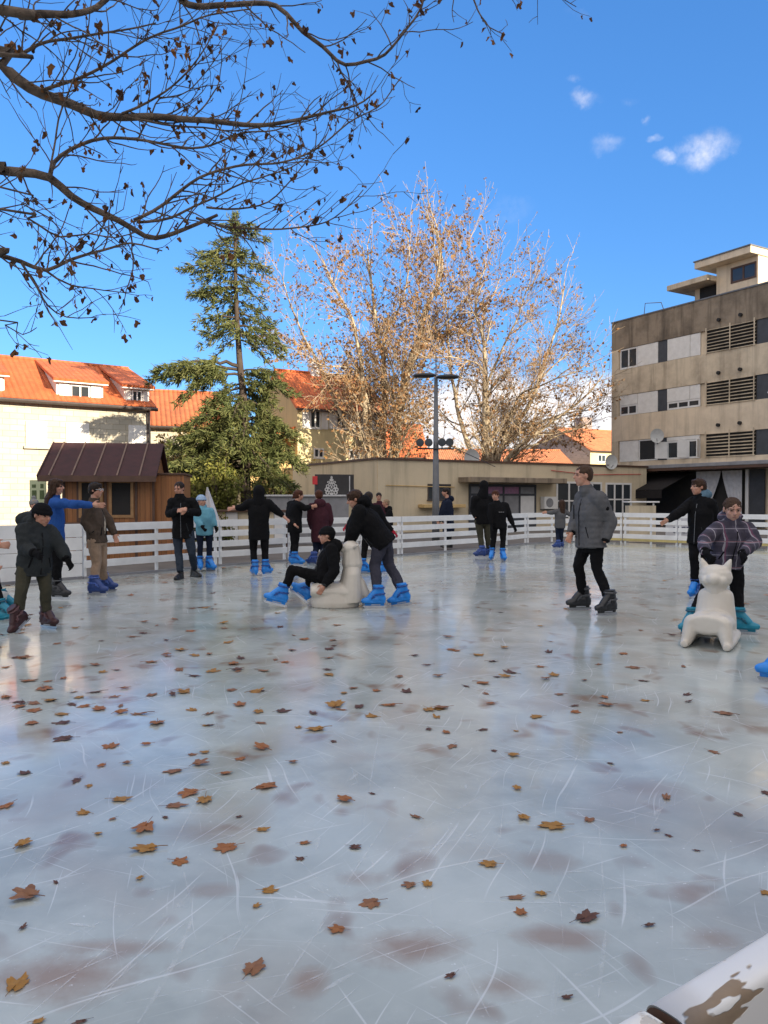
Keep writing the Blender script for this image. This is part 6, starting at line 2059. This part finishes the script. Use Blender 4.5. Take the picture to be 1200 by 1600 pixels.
# 18 teenager in the grey quilted jacket
def x_badge(k):
    d = (k['eL'] - k['sL']).normalized()
    p = k['sL'].lerp(k['eL'], .45)
    o_ = Clay().ell(p + Vector((.02, -.082, .01)), (.022, .010, .026)).m.build('sleeve_badge', M['f_black'], k['root'], True)
    z = MB(); c_ = k['ch'].lerp(k['cs'], .72) + k['fw'] * (.118 * k['s'] + k['p'] + .006) + k['rt'] * .10
    z.tube([c_ + k['up'] * .09, c_ - k['up'] * .09], .007, 4).build('pocket_zip', M['f_black'], k['root'])
person('teenager in grey quilted jacket and black trousers gliding left across the ice', 9.6, (911, 743.5, 0), .262, 186, (917, 763, 0), ((910, 778, .17), (935, 779, -.16)), ((901, 812, .16), (954, 816, -.16)),
       ((893, 832, .06), (945, 845, -.20)), ((915, 852, .08), (932, 853, -.08)), ((903, 884, .02), (932, 889, -.12)), ((911, 953, 186), (953, 961, 205)), 'f_grey', 'f_black_trousers', ('skate_grey',),
       hair=('crop', 'hair_short'), near=True, puff=.045, hem=.02, hands=(1, 0), quilt=(.07, .0035), bsize=1.04, wid=1.05, extra=x_badge, tr=.94, skin_m='skin')
# 19 boy with the blue hood
person('boy in black jacket with blue hood stretching one arm out to the left', 10.9, (1091, 761, 0), .235, 190, (1096, 776, 0), ((1082, 785, .10), (1110, 787, -.12)), ((1062, 801, -.02), (1118, 806, -.02)),
       ((1044, 812, -.08), (1117, 826, .0)), ((1086, 838, .07), (1101, 839, -.07)), ((1084, 868, -.05), (1103, 872, -.02)), ((1087, 934, -135), (1104, 936, -100)), 'f_black', 'f_black_trousers', BL,
       hair=('full', 'hair_brown'), near=True, puff=.034, hem=.10, hood='f_hood_blue', curl=20, tr=1.08)
# 20 plaid boy
person('smiling boy in purple plaid jacket and black gloves pushing the cat-eared white aid', 8.15, (1144.5, 796, 0), .25, -98, (1146, 813, .02), ((1123, 826, .03), (1168, 827, .03)), ((1101, 844, -.06), (1180, 847, -.06)),
       ((1101, 862, -.34), (1160, 865, -.34)), ((1118, 876, .08), (1148, 876, .08)), ((1102, 925, .0), (1152, 925, .0)), ((1082, 990, -150), (1157, 990, -30)), 'plaid', 'f_black_trousers', ('skate_teal',),
       hair=('crop', 'hair_short'), gloves='f_black', near=True, puff=.034, hem=.06, hood='down', pitch=-14, wid=1.0, curl=45, bsize=.92, handdir=((.12, -.85, -.5), (-.2, -.85, -.5)), wrinkle=.010, skin_m='skin_pale')
# 22 rider cut by the left edge, 23 skater cut by the right edge
person('rider in purple sleeve at the left edge of the picture, sitting on a white aid', 9.0, (-58, 832, 0), .23, 0, (-62, 848, 0), ((-60, 858, -.16), (-62, 858, .16)), ((-38, 878, -.18), (-40, 878, .18)),
       ((-9, 852, -.16), (-15, 885, .10)), ((-50, 905, -.09), (-50, 905, .09)), ((-10, 905, -.10), (-10, 905, .10)), (('air', 2, 955, -.1, -8, 10), ('air', 3, 940, .12, 5, 10)), 'f_purple', 'f_black_trousers', ('skate_teal',),
       hair=('full', 'hair_brown'), puff=.03, curl=25, handdir=((1, 0, .0), None))
person('skater in dark trousers at the right edge of the picture, only a blue skate showing', 5.95, (1275, 770, 0), .24, 182, (1280, 795, 0), ((1277, 815, .17), (1277, 815, -.17)), ((1290, 870, .24), (1290, 870, -.24)),
       ((1275, 915, .2), (1275, 915, -.2)), ((1285, 930, .09), (1285, 930, -.09)), ((1262, 985, .09), (1270, 985, -.09)), ((1222, 1066, 184, 6), (1290, 1072, 184)), 'f_dusk_coat', 'f_navy', ('skate_blue',),
       hair=('crop', 'hair_brown'), puff=.03)
# 24 onlooker with a grey bobble hat
person('onlooker in grey bobble hat beyond the left barrier, behind the child in the puffer jacket', 16.4, (53, 789, 0), .23, -60, (53, 799, 0), ((43, 804, 0), (64, 804, 0)), ((42, 820, 0), (65, 820, 0)),
       ((44, 836, -.05), (63, 836, -.05)), ((48, 845, 0), (59, 845, 0)), ((48, 868, 0), (59, 868, 0)), ((48, 886, -80), (59, 886, -80)), 'f_dusk_coat', 'f_black_trousers', ('shoe_black',),
       hair=('full', 'hair_fair'), hat=('pom', 'f_grey_hat'), puff=.03)

# ------------------------------------------------------------------ white skating aids
def aid(label, loc, yaw, ears, s=1.0, headz=.80):
    """a seated animal whose lap is the child's seat; faces +x before turning"""
    r = thing('skating_aid', label, 'skating aid', loc, R(yaw), 'white animal skating aids')
    X, Yv, Z = Vector((1, 0, 0)), Vector((0, 1, 0)), Vector((0, 0, 1))
    c = Clay()
    # upright body, leaning back a little
    hk = .88 if ears else 1
    c.loft([(Vector((-.16, 0, .06)) * s, X * .17 * s, Yv * .20 * s), (Vector((-.17, 0, .22)) * s, X * .155 * s, Yv * .195 * s), (Vector((-.185, 0, .42 * hk)) * s, X * .125 * s, Yv * .175 * s),
            (Vector((-.195, 0, .52 * hk)) * s, X * .11 * s, Yv * (.165 if ears else .12) * s), (Vector((-.195, 0, .57 * hk)) * s, X * .08 * s, Yv * .12 * s)])
    c.ell(Vector((-.195, 0, .52 * hk)) * s, (.11 * s, (.165 if ears else .125) * s, .075 * s))
    # seat block with a hollowed front between two feet
    c.loft([(Vector((-.14, 0, .19)) * s, Yv * .19 * s, Z * .13 * s), (Vector((.08, 0, .205)) * s, Yv * .195 * s, Z * .115 * s), (Vector((.24, 0, .215)) * s, Yv * .195 * s, Z * .105 * s), (Vector((.31, 0, .22)) * s, Yv * .185 * s, Z * .095 * s), (Vector((.335, 0, .222)) * s, Yv * .165 * s, Z * .075 * s)])
    c.loft([(Vector((.06, 0, .21)) * s, Yv * .175 * s, Z * .10 * s), (Vector((.325, 0, .225)) * s, Yv * .17 * s, Z * .095 * s)], 4) if False else None
    for sg in (-1, 1):
        c.cap(Vector((.25, sg * .135, .22)) * s, Vector((.325, sg * .18, .05)) * s, .085 * s, .05 * s) if ears else None
        if ears: c.loft([(Vector((-.36, sg * .17, .055)) * s, Yv * .045 * s, Z * .05 * s), (Vector((0, sg * .185, .06)) * s, Yv * .05 * s, Z * .058 * s), (Vector((.30, sg * .185, .052)) * s, Yv * .05 * s, Z * .05 * s), (Vector((.40, sg * .185, .035)) * s, Yv * .035 * s, Z * .033 * s)])
        c.loft([(Vector((-.05, sg * .13, .06)) * s, X * .12 * s, Yv * .06 * s), (Vector((.02, sg * .12, .24)) * s, X * .16 * s, Yv * .05 * s)])
    if not ears:
        c.loft([(Vector((.02, 0, .0)) * s, X * .30 * s, Yv * .20 * s), (Vector((.02, 0, .06)) * s, X * .31 * s, Yv * .21 * s), (Vector((.04, 0, .26)) * s, X * .25 * s, Yv * .18 * s)])
    c.ell(Vector((.16, .06, .29)) * s, (.15 * s, .085 * s, .04 * s)); c.ell(Vector((.16, -.06, .29)) * s, (.15 * s, .085 * s, .04 * s))
    c.cap(Vector((-.28, 0, .30)) * s, Vector((-.42, 0, .05)) * s, .08 * s, .05 * s)
    c.build('aid_body', M['plastic_white'], r, .011, 5)
    h = Clay()
    hz = headz * s
    if ears:
        h.ell((-.17 * s, 0, hz - .085), (.13 * s, .16 * s, .128 * s)); h.ell((-.06 * s, 0, hz - .095), (.075 * s, .068 * s, .056 * s)); h.ell((-.09 * s, .07 * s, hz - .11), (.06 * s, .05 * s, .05 * s)); h.ell((-.09 * s, -.07 * s, hz - .11), (.06 * s, .05 * s, .05 * s))
        h.cap((-.18 * s, 0, hz - .12), (-.19 * s, 0, .48 * s), .10 * s, .105 * s)
        for sg in (-1, 1):
            h.loft([(Vector((-.18 * s, sg * .085 * s, hz - .03)), X * .045 * s, Yv * .055 * s), (Vector((-.185 * s, sg * .115 * s, hz + .055)), X * .03 * s, Yv * .033 * s), (Vector((-.19 * s, sg * .135 * s, hz + .10)), X * .010 * s, Yv * .010 * s)])
    else:
        h.cap((-.195 * s, 0, .54 * s), (-.19 * s, 0, hz - .07), .135 * s, .105 * s)
        h.ell((-.175 * s, 0, hz - .06), (.115 * s, .11 * s, .095 * s)); h.ell((-.095 * s, 0, hz - .085), (.055 * s, .055 * s, .045 * s))
        for sg in (-1, 1): h.cap((-.2 * s, sg * .08 * s, hz - .05), (-.25 * s, sg * .17 * s, hz - .02), .024 * s, .02 * s)
    hd = h.build('aid_head', M['plastic_white'], r, .009, 4)
    for sg in (-1, 1):
        Clay().ell((-.075 * s if ears else -.085 * s, sg * .055 * s, hz - .035), (.012, .014, .016), None, 10).m.build('eye', M['plastic_white'] if ears else M['metal_pale'], hd, True)
    return r
c = ground(1119, 1010)
aid('cream-white skating aid with cat ears and snout, pushed by the plaid jacket boy', (c.x + .03, c.y + .16, 0), -122, True, 1.0, .715)
c = ground(519, 948)
aid('cream-white seal skating aid without ears, ridden by the boy in black', (c.x + .06, c.y + .02, 0), 186, False, 1.03, .80)
c = ground(-38, 968)
aid('white skating aid cut by the left edge of the picture, under the purple-sleeved rider', (c.x - .05, c.y + .1, 0), 4, False, 1.0, .80)
# ------------------------------------------------------------------ fallen leaves on the ice
M['fallen'] = [leaf_mat('fallen_leaf_' + n_, c_, .6, .1) for n_, c_ in (('rust', [(.24, .09, .035), (.33, .14, .05), (.18, .065, .03)]), ('brown', [(.19, .09, .05), (.27, .135, .07), (.13, .06, .038)]),
                                                                       ('ochre', [(.27, .13, .03), (.36, .19, .05), (.19, .08, .025)]), ('dark', [(.08, .04, .032), (.13, .065, .045), (.10, .05, .04)]))]
def leaf_mesh(seed, kind):
    g = random.Random(seed)
    lobes = [(g.uniform(-.12, .12), g.uniform(.8, 1.0)), (g.uniform(.75, 1.1), g.uniform(.6, .95)), (-g.uniform(.75, 1.1), g.uniform(.6, .95)), (g.uniform(1.7, 2.1), g.uniform(.3, .65)), (-g.uniform(1.7, 2.1), g.uniform(.3, .65))]
    if seed % 5 == 4: lobes = lobes[:3]
    squash = g.uniform(.55, 1.0) if seed % 2 else 1.0
    pts = []
    n = 60
    for i in range(n):
        a = 2 * math.pi * i / n - math.pi
        r = .46
        for la, ll in lobes:
            d = (a - la + math.pi) % (2 * math.pi) - math.pi
            r = max(r, ll * (1 - min(1, abs(d) / .6) ** 1.3 * .62) if abs(d) < .6 else 0)
        r *= 1 + .07 * math.sin(a * 17 + seed) + g.uniform(-.06, .06)
        if abs(abs(a) - math.pi) < .25: r *= .6
        pts.append((a, r))
    cu, cv, fold = g.uniform(.02, .20), g.uniform(-.12, .18), g.uniform(0, 6.28)
    curl2 = g.uniform(0, .42) if seed % 3 == 0 else 0
    def zf(x, y):
        u = x * math.cos(fold) + y * math.sin(fold)
        v = -x * math.sin(fold) + y * math.cos(fold)
        return cu * u * u + cv * .5 * v * v + curl2 * max(0, u) ** 3 + .05 * math.sin(5 * x + seed) * math.cos(4 * y) - .02
    mb = MB()
    vs = [(0, 0, zf(0, 0))]
    rings = 4
    for k in range(1, rings + 1):
        for a, r in pts:
            q = r * k / rings * .5
            x, y = q * math.cos(a), q * math.sin(a) * squash
            ux = x * math.cos(fold) + y * math.sin(fold)
            sq = 1 - .35 * curl2 * abs(ux) * 2
            vs.append((x * sq, y * sq, zf(x * 2, y * 2) * .42))
    fs = [(0, 1 + i, 1 + (i + 1) % n) for i in range(n)]
    for k in range(rings - 1):
        for i in range(n):
            a, b = 1 + k * n + i, 1 + k * n + (i + 1) % n
            fs.append((a, a + n, b + n, b))
    mb.add(vs, fs)
    mb.tube([(0, 0, zf(0, 0) * .42), (-.25, .02, .03), (-.45, .06 * g.uniform(-1, 1), .02)], .010, 4)
    zm = min(v[2] for v in mb.v)
    mb.v = [(x, y, z - zm) for x, y, z in mb.v]
    o = mb.build('fallen_leaf', M['fallen'][kind], None, True)
    me = o.data
    bpy.data.objects.remove(o)
    return me
LM = [leaf_mesh(k, k % 4) for k in range(32)]
seen_leaves = []
for (x, y, w) in [(100, 60, 60), (197, 60, 78), (205, 110, 80), (345, 135, 65), (460, 127, 40), (320, 193, 40), (392, 186, 35), (15, 185, 35), (80, 218, 55), (240, 240, 55), (280, 256, 30), (25, 318, 60), (370, 300, 70), (265, 342, 50),
                  (355, 360, 20), (70, 445, 80), (305, 407, 35), (455, 385, 90), (465, 455, 95), (540, 320, 75), (640, 300, 80), (600, 280, 70), (515, 355, 25), (555, 495, 60), (440, 545, 30), (715, 450, 85), (620, 190, 60), (550, 210, 70),
                  (598, 160, 35), (643, 152, 35), (700, 220, 45), (825, 262, 95), (820, 140, 100), (755, 172, 40), (912, 183, 35), (660, 68, 35), (640, 68, 30), (490, 60, 80), (650, 33, 50), (810, 60, 45), (750, 5, 60), (1045, 10, 90), (1165, 40, 50),
                  (995, 80, 80), (935, 75, 30), (1040, 117, 30), (1080, 303, 75), (1165, 282, 30), (1105, 450, 50), (947, 436, 40), (942, 485, 25), (815, 395, 50), (745, 355, 22), (835, 585, 60), (800, 635, 30), (90, 605, 100), (175, 560, 25), (70, 703, 40),
                  (1060, 705, 60), (1165, 625, 80), (790, 835, 95), (50, 885, 100), (255, 995, 60), (115, 995, 20)]:
    seen_leaves.append((x / 2, 1100 + y / 2, w / 2))
for (x, y, w) in [(95, 50, 35), (290, 48, 40), (137, 80, 40), (255, 145, 40), (50, 115, 40), (375, 25, 40), (400, 103, 70), (530, 112, 50), (628, 127, 30), (785, 88, 50), (935, 83, 35), (805, 128, 40), (670, 78, 30), (480, 240, 50), (592, 207, 35),
                  (700, 205, 55), (1070, 232, 65), (165, 243, 35), (140, 278, 40), (195, 291, 40), (305, 283, 40), (215, 332, 50), (342, 347, 25), (402, 360, 50), (735, 290, 25), (410, 285, 20), (1025, 350, 50), (705, 386, 30), (418, 467, 42),
                  (103, 556, 55), (435, 556, 60), (537, 583, 95), (640, 565, 50), (883, 495, 62), (1190, 478, 40), (1110, 548, 40), (335, 703, 65), (85, 768, 55), (137, 768, 45), (980, 660, 20), (405, 808, 70), (428, 855, 60), (495, 795, 50),
                  (628, 873, 105), (825, 895, 50), (212, 1052, 50), (1190, 790, 40), (567, 1120, 25), (850, 598, 20), (885, 612, 15), (750, 645, 15)]:
    seen_leaves.append((600 + x / 2, 1000 + y / 2, w / 2))
NAMED = {(395, 1517): 'ochre plane leaf lying alone near the bottom edge, left of centre', (914, 1436): 'large golden plane leaf near the lower right, one of the biggest',
         (868, 1291): 'upright orange-brown plane leaf with raised tip, lower right middle', (25, 1542): 'rust leaf half frozen into the brown stain in the lower left corner',
         (45, 1402): 'dark red-brown leaf with a loose stalk at the left edge, lower third', (642, 1312): '', (802, 1404): 'pair leaf, upper one of two touching brown leaves at lower right', (814, 1427): 'lower one of two touching brown leaves at lower right',
         (706, 1526): 'small curled dark orange leaf near the bottom, right of centre', (530, 1452): 'small rust-red leaf with ragged edge near the bottom centre', (582, 1412): 'rust leaf with a spiky outline, above the small rust-red one at bottom centre',
         (232, 1327): 'broad reddish leaf lying under a smaller one, left of centre', (357, 1325): 'dark purplish-brown curled leaf left of centre', (412, 1231): 'long brown leaf alone on clear ice, left of centre above the dark curled leaf',
         (847, 1397): 'faint brown leaf beside the touching pair at lower right', (1195, 1395): 'rust leaf cut off by the right edge of the picture', (552, 1325): 'round orange-brown leaf lying flat near the centre bottom',
         (417, 1392): 'ragged ochre-brown leaf beside white ice crumbs, lower left of centre'}
lg = random.Random(77)
def put_leaf(px, py, wpx, label=None):
    p = ground(px, py)
    size = max(.055, min(.19, wpx * p.y / FPX * 1.35))
    o = bpy.data.objects.new('fallen_leaf', LM[lg.randrange(32)])
    COL.objects.link(o)
    o.location = (p.x, p.y, .003)
    o.rotation_euler = (lg.uniform(-.08, .08), lg.uniform(-.08, .08), lg.uniform(0, 6.28))
    o.scale = (size, size * lg.uniform(.75, 1.05), size * lg.uniform(.5, 1.1))
    tag(o, label or 'small brown plane leaf among the many scattered over the ice', 'leaf', 'fallen leaves on the ice')
for (px, py, w) in seen_leaves:
    lab = None
    for (a, b), t_ in NAMED.items():
        if abs(a - px) < 4 and abs(b - py) < 4 and t_: lab = t_
    put_leaf(px, py, w, lab)
for i in range(178):
    py = 872 + 245 * lg.random() ** .85
    px = lg.uniform(0, 1200) if lg.random() < .5 else lg.uniform(0, 560)
    p = ground(px, py)
    put_leaf(px, py, lg.uniform(.07, .15) * FPX / p.y)
